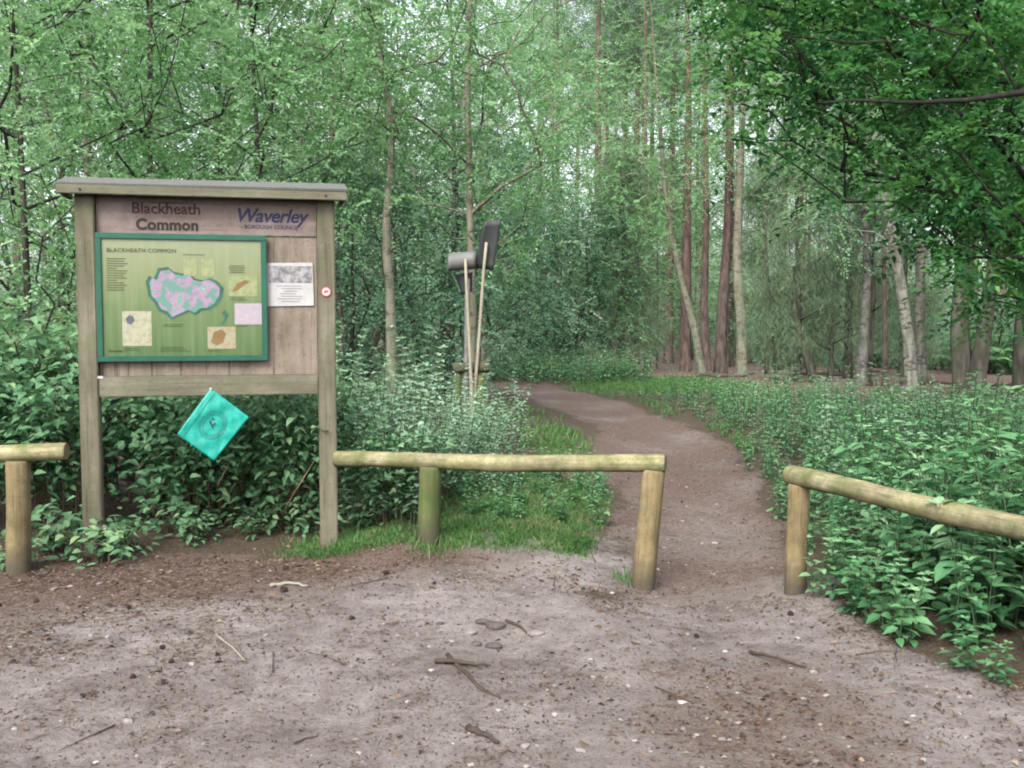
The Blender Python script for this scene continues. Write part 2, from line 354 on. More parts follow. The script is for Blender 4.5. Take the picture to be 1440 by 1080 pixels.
bare = np.maximum(bare, .6*sst(.4, 0, np.hypot((X-.7)/1.2, (Y-7.0)/1.4)))
redlit = sst(-.6, -2.6, X+.9*(Y-4.9))*sst(.2, .8, cl)*0+sst(.3, -1.6, X-1.9*(Y-5.4)+1.0)*sst(4.2, 5.6, Y)*sst(-.4,.0,cl)*.85
redlit = np.maximum(redlit, .75*sst(-1.6, -3.0, X)*sst(-.3, .1, cl))
redlit = np.maximum(redlit, .55*sst(.9, .2, np.abs(X-.95))*sst(5.2, 4.2, Y))
redlit = np.maximum(redlit, .85*sst(19, 24, Y)*sst(-.6, .1, vn(X, Y, 5, 21)-.45)*sst(1.0, 1.4, pd))
redlit = np.maximum(redlit, (.40+.5*vn(X, Y, .8, 91))*sst(1.2, .8, pd)*sst(5.0, 6.5, Y))
bare = np.maximum(bare, sst(.9, .2, np.hypot((X-.35)/1.3, (Y-6.3)/.9)))
redlit = np.maximum(redlit, .75*sst(.95,.6,np.abs(pd-1.35)*1.0)*sst(8,10,Y)*sst(15,12,Y)*(X<2))
def grassmask(x, y):
    c = clearing(x, y); p = pathd(x, y); w = vn(x, y, .5, 31)
    g = sst(.0, -.3, c)*sst(-1.1, -.7, c)*sst(-1.7, -1.2, x)*sst(.55, .0, x)*sst(.2, .5, w)
    g = np.maximum(g, .9*sst(.3, .6, vn(x, y, .7, 32))*sst(1.15, 1.7, p)*sst(3.2, 2.0, p)*sst(6.6, 7.4, y)*sst(19, 8.5, y)*(x < 2)*sst(.42, .7, vn(x, y, 1.6, 33)))
    g = np.maximum(g, .95*sst(1.15, 1.45, p)*sst(-.9, -.5, x)*sst(6.25, 6.6, y)*sst(10.5, 8.2, y)*(x < 1.5)*(.45+.55*sst(.15, .5, vn(x, y, .45, 35))))
    g = np.maximum(g, .35*sst(1.05, 1.25, p)*sst(1.7, 1.3, p)*(x > 1.5)*sst(.35, .7, vn(x, y, .9, 34))*sst(5.6, 7, y)*sst(26, 20, y))
    g = np.maximum(g, .6*sst(2.6, 1.6, np.hypot(x-3.5, (y-24)/1.5)))
    return g*sst(.08, -.28, c)*(.35+.65*sst(.2, .6, vn(x, y, .14, 36)))
gm = grassmask(X, Y)
zone = np.stack([bare, gm*.9, redlit, np.ones_like(bare)], -1).reshape(-1,4)
fc = (X[:-1,:-1].ravel()+X[1:,1:].ravel())/2, (Y[:-1,:-1].ravel()+Y[1:,1:].ravel())/2
isp = (pathd(*fc) < 1.0) & (fc[1] > 5.7); isc = (~isp) & (clearing(*fc) > 0)
V = np.stack([X, Y, Z], -1).reshape(-1,3)
for nm, msk in (('path', isp), ('ground', isc), ('forest_floor', ~(isp | isc))):
    mb = MB(); f = F[msk]; used = np.unique(f); mp = np.zeros(len(V), np.int64); mp[used] = np.arange(len(used))
    mb.add(V[used], mp[f]); me = mb.mesh(nm, [M['earth']])
    a = me.color_attributes.new('zone', 'FLOAT_COLOR', 'POINT'); a.data.foreach_set('color', zone[used].astype(np.float32).ravel())
    put(nm, me)['kind'] = 'structure'

# ------------------------------------------------------------------ litter on the ground
def scatter(n, x0, x1, y0, y1, dens):
    o = []; c = 0
    while c < n:
        x = R.uniform(x0, x1, 4*n); y = y0*(y1/y0)**R.uniform(0, 1, 4*n)
        k = (np.abs(x) < .62*y+.6) & (R.uniform(0, 1, 4*n) < dens(x, y)); p = np.stack([x[k], y[k]], 1); o.append(p); c += len(p)
        if c == 0: break
    return np.concatenate(o)[:n]
def litter_density(x, y):
    c = clearing(x, y); p = pathd(x, y)
    d = .12+.9*sst(-.2, -2.4, x)*sst(3.6, 5.5, y)+.8*np.exp(-((c-.12)/.2)**2)+.5*np.exp(-((x-.95)/.3)**2)*sst(5.4, 4.4, y)+.3*np.exp(-((p-.9)/.25)**2)
    return d*(vn(x, y, .3, 41)*1.3)*np.where(c < -.3, np.where(p < 1.1, .6, .25), 1)
mb = MB(); p = scatter(10500, -5, 5, 3.0, 17, litter_density); n = len(p)
P = np.column_stack([p, gz(p[:,0], p[:,1])+.004]); a = R.uniform(0, 6.28, n)
D = np.column_stack([np.cos(a), np.sin(a), R.normal(0, .25, n)]); N = np.column_stack([R.normal(0, .4, (n,2)), np.ones(n)])
sz = np.minimum(R.lognormal(math.log(.019), .45, n), .038)
leaves(mb, P, D, N, sz, sz*R.uniform(.3, .8, n), np.clip(R.beta(1.6, 2.2, n), 0, 1), fold=.3)
q = scatter(14000, -5, 5, 3.0, 9, lambda x, y: litter_density(x, y)*np.where(x < 0, 1.2, .35)); n = len(q)
P = np.column_stack([q, gz(q[:,0], q[:,1])+.005]); a = R.uniform(0, 6.28, n); D = np.column_stack([np.cos(a), np.sin(a), R.normal(0, .12, n)])
blades(mb, P, D, R.uniform(.03, .07, n), .0028, np.clip(R.normal(.35, .18, n), 0, 1))
q = scatter(31000, -5, 5, 3.0, 18, lambda x, y: (.25+.75*vn(x, y, .35, 45)+.5*litter_density(x, y))*((clearing(x, y) > -.3) | (pathd(x, y) < 1.2))); n = len(q)
P = np.column_stack([q, gz(q[:,0], q[:,1])+.003]); a = R.uniform(0, 6.28, n); D = np.column_stack([np.cos(a), np.sin(a), R.normal(0, .5, n)]); sz = R.lognormal(math.log(.0085), .4, n)
leaves(mb, P, D, np.column_stack([R.normal(0, .6, (n,2)), np.ones(n)]), sz, sz*R.uniform(.4, .9, n), np.clip(R.beta(1.3, 2.4, n), 0, 1), fold=.3)
stuff(put('leaf_litter', mb.mesh('leaf_litter', [M['litter']])), 'brown dead leaves and pine needles strewn over the bare earth', 'leaf litter')
mb = MB(); ico = bmesh.new(); bmesh.ops.create_icosphere(ico, subdivisions=1, radius=1); iv = np.array([v.co[:] for v in ico.verts]); jf = np.array([[v.index for v in f.verts] for f in ico.faces]); ico.free()
p = scatter(1000, -5, 5, 3.0, 16, lambda x, y: (.25+.7*vn(x, y, .5, 51)+.8*np.exp(-((x-.9)/.35)**2))*((clearing(x, y) > .05) | (pathd(x, y) < 1)))
for x, y in p:
    s = R.lognormal(math.log(.007), .4); s = min(s, .02)
    v = iv*(1+R.normal(0, .16, (12,1)))*np.array([s*R.uniform(.8,1.6), s, s*.55])
    a = R.uniform(0, 6.28); v = v@np.array([[math.cos(a), math.sin(a), 0], [-math.sin(a), math.cos(a), 0], [0,0,1]])
    mb.add(v+np.array([x, y, gz1(x, y)+s*.15]), jf, 0, np.clip(R.beta(1.5, 2.2), 0, 1), False)
stuff(put('gravel', mb.mesh('gravel', [M['pebble']])), 'small pale stones and chips pressed into the earth', 'gravel')
# pine cones
def cone_mesh():
    mb = MB(); k = 10
    tube(mb, [(0,0,-.018),(0,0,-.006),(0,0,.012),(0,0,.024)], [.008,.016,.013,.004], 8)
    n = 60; s = np.linspace(0, 1, n); a = np.arange(n)*2.399; z = -.016+.038*s; r = .016*np.sqrt(1-s*.85)
    P = np.column_stack([np.cos(a)*r*.7, np.sin(a)*r*.7, z]); D = np.column_stack([np.cos(a), np.sin(a), .5+s])
    leaves(mb, P, D, np.column_stack([-np.cos(a)*.3, -np.sin(a)*.3, np.ones(n)]), .015*(1-.5*s), .013*(1-.4*s), np.full(n, .4), fold=-.2)
    return mb.mesh('pine_cone', [M['cone']])
cm = cone_mesh()
for x, y in scatter(26, -3.4, 2.2, 3.4, 6.2, lambda x, y: (.3+.7*sst(0, -2, x))*(clearing(x, y) > .15)):
    o = put('pine_cone', cm, None, (x, y, gz1(x, y)+.008), (1.45+R.normal(0,.2), R.normal(0,.3), R.uniform(0,6.28))); s = R.uniform(.5,.95); o.scale = (s,s,s)
    tag(o, 'small dark brown pine cone lying on the bare earth', 'pine cone', 'pine cones scattered on the clearing')
def stick(name, pts, r, mat, label, cat, group=None, k=6):
    pts = np.array(pts, float); c = pts.mean(0); mb = MB(); n = 9; s = np.linspace(0, 1, n)
    P = np.stack([np.interp(s, np.linspace(0, 1, len(pts)), pts[:,j]) for j in range(3)], 1)-c
    P[1:-1] += R.normal(0, r*.22, (n-2,3)); tube(mb, P, np.linspace(r, r*.45, n), k, wob=.08)
    return tag(put(name, mb.mesh(name, [mat]), None, c), label, cat, group)
def wx(px, Yd): return (px-635)/FPX*Yd
def gp(px, py, lift=.01):
    Yd = 1.5*FPX/max(py-401, 20)
    for _ in range(6):
        z = gz1(at(px, py, Yd)[0], Yd); Yd = Yd*(1.5-z)/(1.5-at(px, py, Yd)[2]) if abs(1.5-at(px,py,Yd)[2]) > 1e-6 else Yd
    q = at(px, py, Yd); return np.array([q[0], q[1], gz1(q[0], q[1])+lift])
stick('fallen_stick', [gp(335,728), gp(360,725), gp(382,728)], .014, M['pale_twig'], 'short bleached stick lying on the earth in front of the notice board', 'stick')
stick('fallen_stick', [gp(268,790), gp(288,805), gp(304,822)], .006, M['pale_twig'], 'thin pale stick lying across the left of the clearing', 'stick')
stick('fallen_stick', [gp(540,823,.015), gp(575,826,.02), gp(606,829,.012)], .012, M['twig'], 'dark straight stick lying below the dug patch of earth', 'stick')
stick('fallen_stick', [gp(930,812,.015), gp(965,822,.02), gp(1000,830,.012)], .009, M['twig'], 'thin dark twig lying at the mouth of the path', 'stick')
stick('fallen_stick', [gp(580,905), gp(600,913), gp(618,924)], .014, M['twig'], 'thick dark twig at the bottom middle of the clearing', 'stick')
for x, y in scatter(16, -3.2, 2.2, 3.4, 6.3, lambda x, y: 1.0*(clearing(x, y) > .1)):
    a = R.uniform(0, 6.28); L = R.uniform(.05, .15); d = np.array([math.cos(a), math.sin(a)])*L
    pts = [(x+d[0]*s, y+d[1]*s+R.normal(0,.01), 0) for s in (-1, 0, 1)]; pts = [(u, v, gz1(u, v)+.008) for u, v, _ in pts]
    stick('small_twig', pts, R.uniform(.002, .0045), M['twig'], 'small thin twig lying loose on the bare earth', 'twig', 'loose twigs on the clearing', 5)
# stones and roots of the worn patch
def stone(px, py, s, flat, label, tone):
    bm = bmesh.new(); bmesh.ops.create_icosphere(bm, subdivisions=3, radius=s)
    off = R.normal(0, 1, 3)*5
    for v in bm.verts:
        d = .75+.5*float(vn(v.co.x*9+off[0]*s*9, v.co.y*9+v.co.z*7+off[1], .4, 3)); v.co = v.co*d; v.co.z *= flat; v.co.x *= 1.5
    o = bm_obj('stone', bm, tone); o.location = gp(px, py, s*flat*.35); o.rotation_euler = (R.normal(0,.15), R.normal(0,.15), R.uniform(-.5,.5)); return tag(o, label, 'stone')
M['wet_stone'] = plain('wet_stone', (.11,.088,.08), .8, .5, 25, bs=.6); M['grey_stone'] = plain('grey_stone', (.25,.21,.20), .8, .35, 25, bs=.6)
stone(598, 772, .028, .55, 'small dark stone at the top of the worn patch', M['wet_stone'])
stone(614, 778, .036, .7, 'largest dark stone at the top right of the worn patch', M['wet_stone'])
stone(612, 803, .026, .8, 'rounded dark stone in the middle of the worn patch', M['wet_stone'])
stone(590, 800, .02, .8, 'smallest dark stone left of the middle of the worn patch', M['wet_stone'])
stone(583, 786, .024, .7, 'dark stone at the left of the worn patch', M['grey_stone'])
stone(665, 786, .03, .5, 'small grey stone right of the worn patch', M['grey_stone'])
stick('exposed_root', [gp(555,812,.0), gp(575,835,.006), gp(600,858,.004), gp(640,872,-.012)], .012, M['twig'], 'dark root breaking through the earth below the worn patch', 'root')
stick('exposed_root', [gp(628,770,.0), gp(640,776,.008), gp(652,783,.004), gp(664,794,-.01)], .010, M['twig'], 'thin dark root just right of the worn patch', 'root')

# ------------------------------------------------------------------ grass
BL, BR = at(110, 401, 6.45), at(405, 401, 6.78); q_m, q_e, q_r = at(532, 600, 6.42), at(808, 600, 6.04), at(988, 600, 5.82)
mb = MB(); p = scatter(26000, -2.2, 4, 5.9, 13, lambda x, y: grassmask(x, y)**1.3); n = len(p)
P = np.column_stack([p, gz(p[:,0], p[:,1])-.003]); D = np.column_stack([R.normal(0,.45,(n,2)), np.ones(n)])
blades(mb, P, D, R.uniform(.022,.06,n)*(1+.05*(P[:,1]-6))*(.5+.5*sst(.02, -.4, clearing(P[:,0], P[:,1]))), R.uniform(.004,.008,n), np.clip(R.normal(.42,.2,n)+(vn(P[:,0],P[:,1],.25,61)-.5)*.6+(R.uniform(size=n) > .93)*.5,0,1))
p = scatter(8000, -6, 8, 12, 27, grassmask); n = len(p)
P = np.column_stack([p, gz(p[:,0], p[:,1])-.003]); D = np.column_stack([R.normal(0,.45,(n,2)), np.ones(n)])
blades(mb, P, D, R.uniform(.06,.16,n), R.uniform(.012,.02,n), np.clip(R.normal(.45,.17,n),0,1))
for x0, y0, n, rr in ((q_m[0], q_m[1], 160, .16), (q_e[0]-.12, q_e[1]+.06, 70, .12), (q_r[0]+.1, q_r[1]+.08, 60, .12), (BR[0]+.06, BR[1], 120, .15), (BL[0], BL[1], 90, .14)):
    xy = np.array([x0, y0])+R.normal(0, rr, (n,2))*.6; P = np.column_stack([xy, gz(xy[:,0], xy[:,1])-.003]); D = np.column_stack([R.normal(0,.45,(n,2)), np.ones(n)]); blades(mb, P, D, R.uniform(.04,.13,n), .006, np.clip(R.normal(.45,.22,n),0,1))
stuff(put('grass', mb.mesh('grass', [M['grass_blade']])), 'short bright green grass around the barrier and path edge', 'grass')

# ------------------------------------------------------------------ notice board
BL, BR = at(110, 401, 6.45), at(405, 401, 6.78)
bw = float(np.hypot(*(BR-BL)[:2])); ba = math.atan2(BR[1]-BL[1], BR[0]-BL[0]); mid = (BL+BR)/2
b0 = min(gz1(BL[0], BL[1]), gz1(BR[0], BR[1]))
NB = thing('notice_board', 'tall weathered wooden notice board with a green map panel, at the left of the clearing', 'notice board', (mid[0], mid[1], b0), ba)
zz = lambda py: CAMZ-(py-401)*6.62/FPX-b0          # height on the board for a row of the photograph
uu = lambda px: (px-110)/295*bw-bw/2
top, und, lb, lt = zz(238.5), zz(249), zz(490), zz(465)
for s in (-1, 1): box('post', (s*bw/2, 0, (top+.02-.35)/2), (.116, .11, top+.02+.35), M['board_wood_v'], NB, .007)
pw = bw-.116-.004
box('back_panel', (0, .012, (lt+zz(293))/2), (pw, .02, zz(293)-lt), M['panel_wood'], NB, .002)
box('header_board', (0, .008, (zz(293)+top)/2+.014), (pw, .034, top-zz(293)+.02), M['header_wood'], NB, .003)
box('lower_rail', (0, -.006, (lb+lt)/2), (pw, .085, lt-lb), M['board_wood_h'], NB, .006)
ul, ur = uu(81), uu(432)
box('fascia', ((ul+ur)/2, -.13, (und+top)/2), (ur-ul, .03, top-und), M['board_wood_h'], NB, .005)
bm = bmesh.new(); box_bm(bm, (0,0,0), (ur-ul+.01, .32, .018), .004, Matrix.Rotation(RAD(14), 3, 'X'))
for v in bm.verts: v.co.z += .004*math.sin(v.co.x*9)
rf = bm_obj('roof', bm, M['felt'], NB); rf.location = ((ul+ur)/2, .018, top+.045)
for s, u in ((-1, ul+.03), (1, ur-.03)): box('roof_side', (u, .018, (und+top)/2+.01), (.026, .26, top-und+.03), M['board_wood_h'], NB, .003)
bm = bmesh.new()
for u in (ul+.14, ur-.14):
    g = bmesh.ops.create_cone(bm, cap_ends=True, segments=10, radius1=.009, radius2=.007, depth=.006); bmesh.ops.transform(bm, matrix=Matrix.Translation((u, -.148, (und+top)/2)) @ Matrix.Rotation(math.pi/2, 4, 'X'), verts=g['verts'])
bm_obj('screw', bm, M['rubber'], NB)
# map panel
M['frame_green'] = plain('frame_green', (.012,.115,.070), .45, .2, 6); M['ink'] = plain('ink', (.03,.018,.016), .7, .5, 40); M['navy'] = plain('navy', (.018,.022,.085), .6)
M['faded_ink'] = plain('faded_ink', (.085,.045,.04), .8, .6, 45)
m, t, b = nt('map_print'); o = coord(t); s = nd(t, 'ShaderNodeSeparateXYZ'); t.links.new(o, s.inputs[0])
g = mth(t, 'ADD', s.outputs[2], mth(t, 'MULTIPLY', noise(t, o, 5, 4), .18))
col = ramp(t, g, [(.10, (.055,.135,.022)), (.40, (.11,.185,.042)), (.62, (.20,.25,.085)), (.85, (.26,.30,.15))]).outputs[0]
strk = noise(t, o, 1, 4, .6, (30,30,1.5)); col = mixc(t, mth(t, 'MULTIPLY', ramp(t, strk, [(.45, (0,0,0)), (.75, (1,1,1))]).outputs[0], .2), col, (.38,.41,.26))
t.links.new(dim(t, col, .74), b.inputs['Base Color']); b.inputs['Roughness'].default_value = .35
M['map_print'] = m
ml, mr, mt, mbm = uu(121), uu(329), zz(293)+.004, zz(447)
mcx, mcz, mw, mh = (ml+mr)/2, (mt+mbm)/2, mr-ml, mt-mbm
box('map_sheet', (mcx, -.030, mcz), (mw-.05, .012, mh-.05), M['map_print'], NB, 0)
bm = bmesh.new(); fw = .036
for c_, s_ in (((0,0,mh/2-fw/2), (mw,.03,fw)), ((0,0,-mh/2+fw/2), (mw,.03,fw)), ((-mw/2+fw/2,0,0), (fw,.0296,mh-2*fw-.001)), ((mw/2-fw/2,0,0), (fw,.0296,mh-2*fw-.001))): box_bm(bm, c_, s_, .003)
bm_obj('map_frame', bm, M['frame_green'], NB).location = (mcx, -.036, mcz)
sx = lambda px: uu(px); FY = -.0375                                 # just proud of the printed sheet (-.036)
def flat(name, poly, mat, y, parent=NB):
    bm = bmesh.new(); vs = [bm.verts.new((x, 0, z)) for x, z in poly]; f = bm.faces.new(vs)
    if f.normal.y > 0 or True: bmesh.ops.recalc_face_normals(bm, faces=[f])
    f.normal_update()
    if f.normal.y > 0: f.normal_flip()
    cx, cz = sum(p_[0] for p_ in poly)/len(poly), sum(p_[1] for p_ in poly)/len(poly)
    for v in vs: v.co.x -= cx; v.co.z -= cz
    o = bm_obj(name, bm, mat, parent); o.location = (cx, y, cz); return o
def rect(name, x0, y0, x1, y1, mat, y): return flat(name, [(sx(x0), zz(y0)), (sx(x1), zz(y0)), (sx(x1), zz(y1)), (sx(x0), zz(y1))], mat, y)
def vor_mat(name, cols, sc, seed=0):
    m, t, b = nt(name); o = coord(t); n = noise(t, o, sc, 3, .6)
    e = ramp(t, n, cols); e.color_ramp.interpolation = 'CONSTANT' if seed else 'LINEAR'
    t.links.new(dim(t, e.outputs[0], .74), b.inputs['Base Color']); b.inputs['Roughness'].default_value = .4; return m
M['map_area'] = vor_mat('map_area', [(.0,(.09,.27,.20)),(.455,(.10,.27,.21)),(.49,(.33,.20,.32)),(.56,(.36,.25,.36)),(.62,(.12,.33,.22)),(.70,(.32,.42,.45))], 13, 1)
M['map_edge'] = plain('map_edge', (.03,.13,.085), .5, .4, 20)
blob = [(180,350),(184,343),(190,346),(195,334),(207,332),(214,338),(224,340),(232,338),(240,346),(250,348),(258,345),(268,349),(275,357),(274,368),(267,378),(258,384),(248,385),(240,391),(232,387),(220,392),(210,397),(204,390),(195,386),(190,376),(183,368)]
flat('map_outline', [(sx(x), zz(y)) for x, y in blob], M['map_edge'], FY)
bc = np.mean(blob, 0); flat('map_area', [(sx(bc[0]+(x-bc[0])*.90), zz(bc[1]+(y-bc[1])*.88)) for x, y in blob], M['map_area'], FY-.0012)
M['inset_cream'] = vor_mat('inset_cream', [(.0,(.22,.26,.16)),(.40,(.32,.32,.19)),(.5,(.40,.39,.25)),(.75,(.43,.42,.28))], 30)
M['inset_olive'] = vor_mat('inset_olive', [(.0,(.16,.22,.06)),(.45,(.25,.29,.10)),(.6,(.31,.34,.15)),(.8,(.5,.3,.12))], 26)
M['inset_pink'] = vor_mat('inset_pink', [(.0,(.30,.22,.30)),(.45,(.41,.34,.39)),(.8,(.46,.42,.44))], 40)
M['inset_brown'] = vor_mat('inset_brown', [(.0,(.22,.16,.06)),(.42,(.34,.26,.12)),(.55,(.36,.34,.2)),(.75,(.25,.30,.24))], 30)
for a_ in ((151,386,186,428,'inset_cream'),(254,405,289,432,'inset_brown'),(281,342,317,367,'inset_olive'),(288,376,322,402,'inset_pink'),(226,322,242,343,'inset_olive'),(248,322,264,343,'inset_olive')): rect('map_inset', *a_[:4], M[a_[4]], FY-.0006)
M['blue_grey'] = plain('blue_grey', (.10,.11,.14), .6); M['bird_brown'] = plain('bird_brown', (.24,.14,.05), .6)
flat('inset_picture', [(sx(x), zz(y)) for x, y in ((155,395),(159,391),(164,392),(166,397),(162,402),(157,401))], M['blue_grey'], FY-.0018)
flat('inset_picture', [(sx(x), zz(y)) for x, y in ((285,362),(291,352),(302,347),(308,349),(300,354),(292,360))], M['bird_brown'], FY-.0018)
flat('inset_picture', [(sx(x), zz(y)) for x, y in ((258,424),(262,411),(272,408),(277,413),(273,424),(265,428))], M['bird_brown'], FY-.0018)
RX = (math.pi/2,0,0)
M['map_ink'] = plain('map_ink', (.05,.07,.02), .7)
text('map_title', 'BLACKHEATH COMMON', .036, M['map_ink'], NB, (sx(176), FY-.001, zz(313)), RX, 0, sp=1.06)
bm = bmesh.new()
for i in range(14):
    w_ = random.uniform(.10,.145) if i % 5 != 4 else .06
    box_bm(bm, (sx(134)+w_/2, 0, zz(323+i*2.9)), (w_, .0012, .0042), 0)
bm_obj('map_caption', bm, M['map_ink'], NB).location = (0, FY-.0004, 0)
bm = bmesh.new()
for i in range(4): box_bm(bm, (sx(281)+.055, 0, zz(330+i*2.6)), (random.uniform(.09,.11), .0012, .0035), 0)
bm_obj('map_caption', bm, M['map_ink'], NB).location = (0, FY-.0004, 0)
bm = bmesh.new()
for x0, y0, w_, k_ in ((152,431,.10,2),(255,434.5,.10,1),(283,369.5,.11,2),(290,404,.10,1),(226,317,.14,1),(200,402,.16,2),(196,430,.2,3)):
    for i in range(k_): ww = w_*random.uniform(.7,1); box_bm(bm, (sx(x0)+ww/2, 0, zz(y0+i*2.3)), (ww, .0012, .0028), 0)
bm_obj('map_caption', bm, M['map_ink'], NB).location = (0, FY-.0004, 0)
text('map_caption', 'Waverley', .022, M['map_ink'], NB, (sx(142), FY-.001, zz(434)), RX, .0004)
flat('map_outline', [(sx(x), zz(y)) for x, y in ((272,388),(276,384),(281,390),(278,396),(274,401),(270,403),(276,394))], M['map_edge'], FY)
# paper notice
M['paper'] = plain('paper', (.56,.55,.54), .7, .12, 14); M['photo_print'] = vor_mat('photo_print', [(.0,(.07,.07,.08)),(.42,(.16,.15,.16)),(.55,(.34,.32,.33)),(.7,(.45,.43,.43))], 22)
box('paper_notice', ((sx(329)+sx(389))/2, -.0035, (zz(325)+zz(379))/2), (sx(389)-sx(329), .009, zz(325)-zz(379)), M['paper'], NB, .001).rotation_euler = (0, RAD(-1.2), 0)
rect('notice_picture', 331, 329, 387, 350, M['photo_print'], -.0092)
bm = bmesh.new()
for i in range(7): box_bm(bm, (sx(359)+random.uniform(-.02,.02), 0, zz(354+i*3.2)), (random.uniform(.08,.22), .001, .004), 0)
M['grey_ink'] = plain('grey_ink', (.24,.24,.25), .7); bm_obj('notice_text', bm, M['grey_ink'], NB).location = (0, -.0092, 0)
# badge
def disc(name, r, d, mat, loc, seg=28):
    bm = bmesh.new(); bmesh.ops.create_cone(bm, cap_ends=True, segments=seg, radius1=r, radius2=r*.97, depth=d)
    o = bm_obj(name, bm, mat, NB); o.location = loc; o.rotation_euler = (math.pi/2,0,0); return o
M['badge_white'] = plain('badge_white', (.62,.58,.57), .5, .08); M['badge_red'] = plain('badge_red', (.42,.05,.05), .5, .1)
bu = bw/2-.003; bz = zz(361)
disc('badge', .036, .006, M['badge_red'], (bu, -.058, bz)); disc('badge_face', .028, .004, M['badge_white'], (bu, -.0605, bz))
flat('badge_mark', [(bu-.016, bz-.004), (bu-.004, bz+.010), (bu+.004, bz+.004), (bu+.016, bz+.012), (bu+.010, bz-.008), (bu, bz-.003), (bu-.008, bz-.012)], M['badge_red'], -.0635)
# board lettering
text('board_lettering', 'Blackheath', .098, M['faded_ink'], NB, (sx(206), -.0105, zz(262)), RX, .0022)
text('board_lettering', 'Common', .098, M['ink'], NB, (sx(207), -.0105, zz(281.5)), RX, .0042, sp=1.04)
text('board_lettering', 'Waverley', .125, M['navy'], NB, (sx(335), -.0105, zz(268)), RX, .0026, .28, sp=.93)
text('board_lettering', '- BOROUGH COUNCIL -', .036, M['navy'], NB, (sx(336), -.0105, zz(281.5)), RX, .0006)
M['stain'] = plain('stain', (.12,.055,.045), .85, .4, 16)
rect('white_chip', 119, 464, 127, 467, M['badge_white'], -.0505)
# turquoise square hanging by one corner
def cloth():
    P4 = [at(262,481,6.58), at(309,517,6.62), at(266,571,6.56), at(220,538,6.5)]   # top, right, bottom, left
    n = 28; mb = MB(); c = sum(P4)/4; v = []; tn = []
    for i in range(n+1):
        for j in range(n+1):
            a, b_ = i/n, j/n
            p_ = (1-a)*(1-b_)*P4[0]+a*(1-b_)*P4[1]+a*b_*P4[2]+(1-a)*b_*P4[3]-c
            d = .006*math.sin(a*4+b_*2)*math.sin(b_*3+1)+.0012*math.sin((a+.6*b_)*17+3*a*b_)+.0012*math.sin((a-b_*.7)*23+2)+.02*(a-.5)**2+.004*abs(math.sin(6.3*(a*.8+b_*.35)))+.003*abs(math.sin(5*(b_-.3*a)+.6))
            v.append(p_+np.array([.1,-1,0])*d); tn.append(.5)
    k = n+1; f = [[i*k+j, (i+1)*k+j, (i+1)*k+j+1, i*k+j+1] for i in range(n) for j in range(n)]
    mb.add(v, f, 0, tn); v = np.array(v)
    me = mb.mesh('bag', [M['teal']]); return me, c, v, n
m, t, b = nt('teal'); o = coord(t); n_ = noise(t, o, 16, 5, .6)
t.links.new(ramp(t, n_, [(.3,(.002,.21,.165)),(.55,(.003,.28,.22)),(.75,(.015,.37,.30))]).outputs[0], b.inputs['Base Color']); b.inputs['Roughness'].default_value = .42
bump(t, b, noise(t, o, 30, 4, .6), .35, .006); M['teal'] = m
M['teal_dark'] = plain('teal_dark', (.002,.17,.16), .5, .2, 40)
me, cc, cv, cn = cloth()
BG = put('cloth_flag', me, None, cc); tag(BG, 'bright turquoise square of plastic cloth hanging by one corner under the notice board', 'cloth')
so = BG.modifiers.new('thick', 'SOLIDIFY'); so.thickness = .0025
def on_cloth(a, b_, off=.006):
    i, j = min(int(a*cn), cn-1), min(int(b_*cn), cn-1); k = cn+1; fa, fb = a*cn-i, b_*cn-j
    return cv[i*k+j]*(1-fa)*(1-fb)+cv[(i+1)*k+j]*fa*(1-fb)+cv[(i+1)*k+j+1]*fa*fb+cv[i*k+j+1]*(1-fa)*fb+np.array([0,-off,0])
def strip(mb, pts, w):
    for p_, q_ in zip(pts[:-1], pts[1:]):
        d = q_-p_; s_ = np.cross(d, [0,1,0]); s_ = s_/max(np.linalg.norm(s_),1e-9)*w/2; mb.add([p_-s_, q_-s_, q_+s_, p_+s_], [[0,1,2,3]], 0, .5, False)
mb = MB()
for rad in (.27, .20):
    strip(mb, [on_cloth(.50+rad*math.cos(q), .50+rad*math.sin(q)) for q in np.linspace(0, 6.2832, 41)], .0032)
strip(mb, [on_cloth(s_, .14) for s_ in np.linspace(.02,.98,16)] if False else [on_cloth(.13, s_) for s_ in np.linspace(.02,.98,16)], .004)
strip(mb, [on_cloth(.72, s_) for s_ in np.linspace(.3,.62,6)], .0024)
for q in np.linspace(0, 6.2832, 30)[:-1]:
    strip(mb, [on_cloth(.50+.222*math.cos(q), .50+.222*math.sin(q)), on_cloth(.50+.25*math.cos(q+.05), .50+.25*math.sin(q+.05))], .005)
put('emblem', mb.mesh('emblem', [M['teal_dark']]), BG)
mb = MB(); strip(mb, [on_cloth(.40,.46,.008), on_cloth(.44,.50,.008), on_cloth(.50,.52,.008)], .010); strip(mb, [on_cloth(.40,.42,.008), on_cloth(.46,.40,.008)], .009); strip(mb, [on_cloth(.52,.44,.008), on_cloth(.50,.52,.008), on_cloth(.54,.55,.008)], .009)
put('emblem_mark', mb.mesh('emblem_mark', [M['navy']]), BG)
mb = MB(); tube(mb, [on_cloth(0,0,.0), on_cloth(0,0,.0)+np.array([0,.02,.03]), on_cloth(0,0,0)+np.array([0,.05,.05])], .0035, 5); put('string', mb.mesh('string', [M['badge_white']]), BG)
mb = MB(); q_ = on_cloth(.012,.012,.0); tube(mb, [q_+[0,.004,0], q_-[0,.006,0], q_-[0,.012,0]], [.009,.009,.005], 10); put('pin', mb.mesh('pin', [M['badge_white']]), BG)

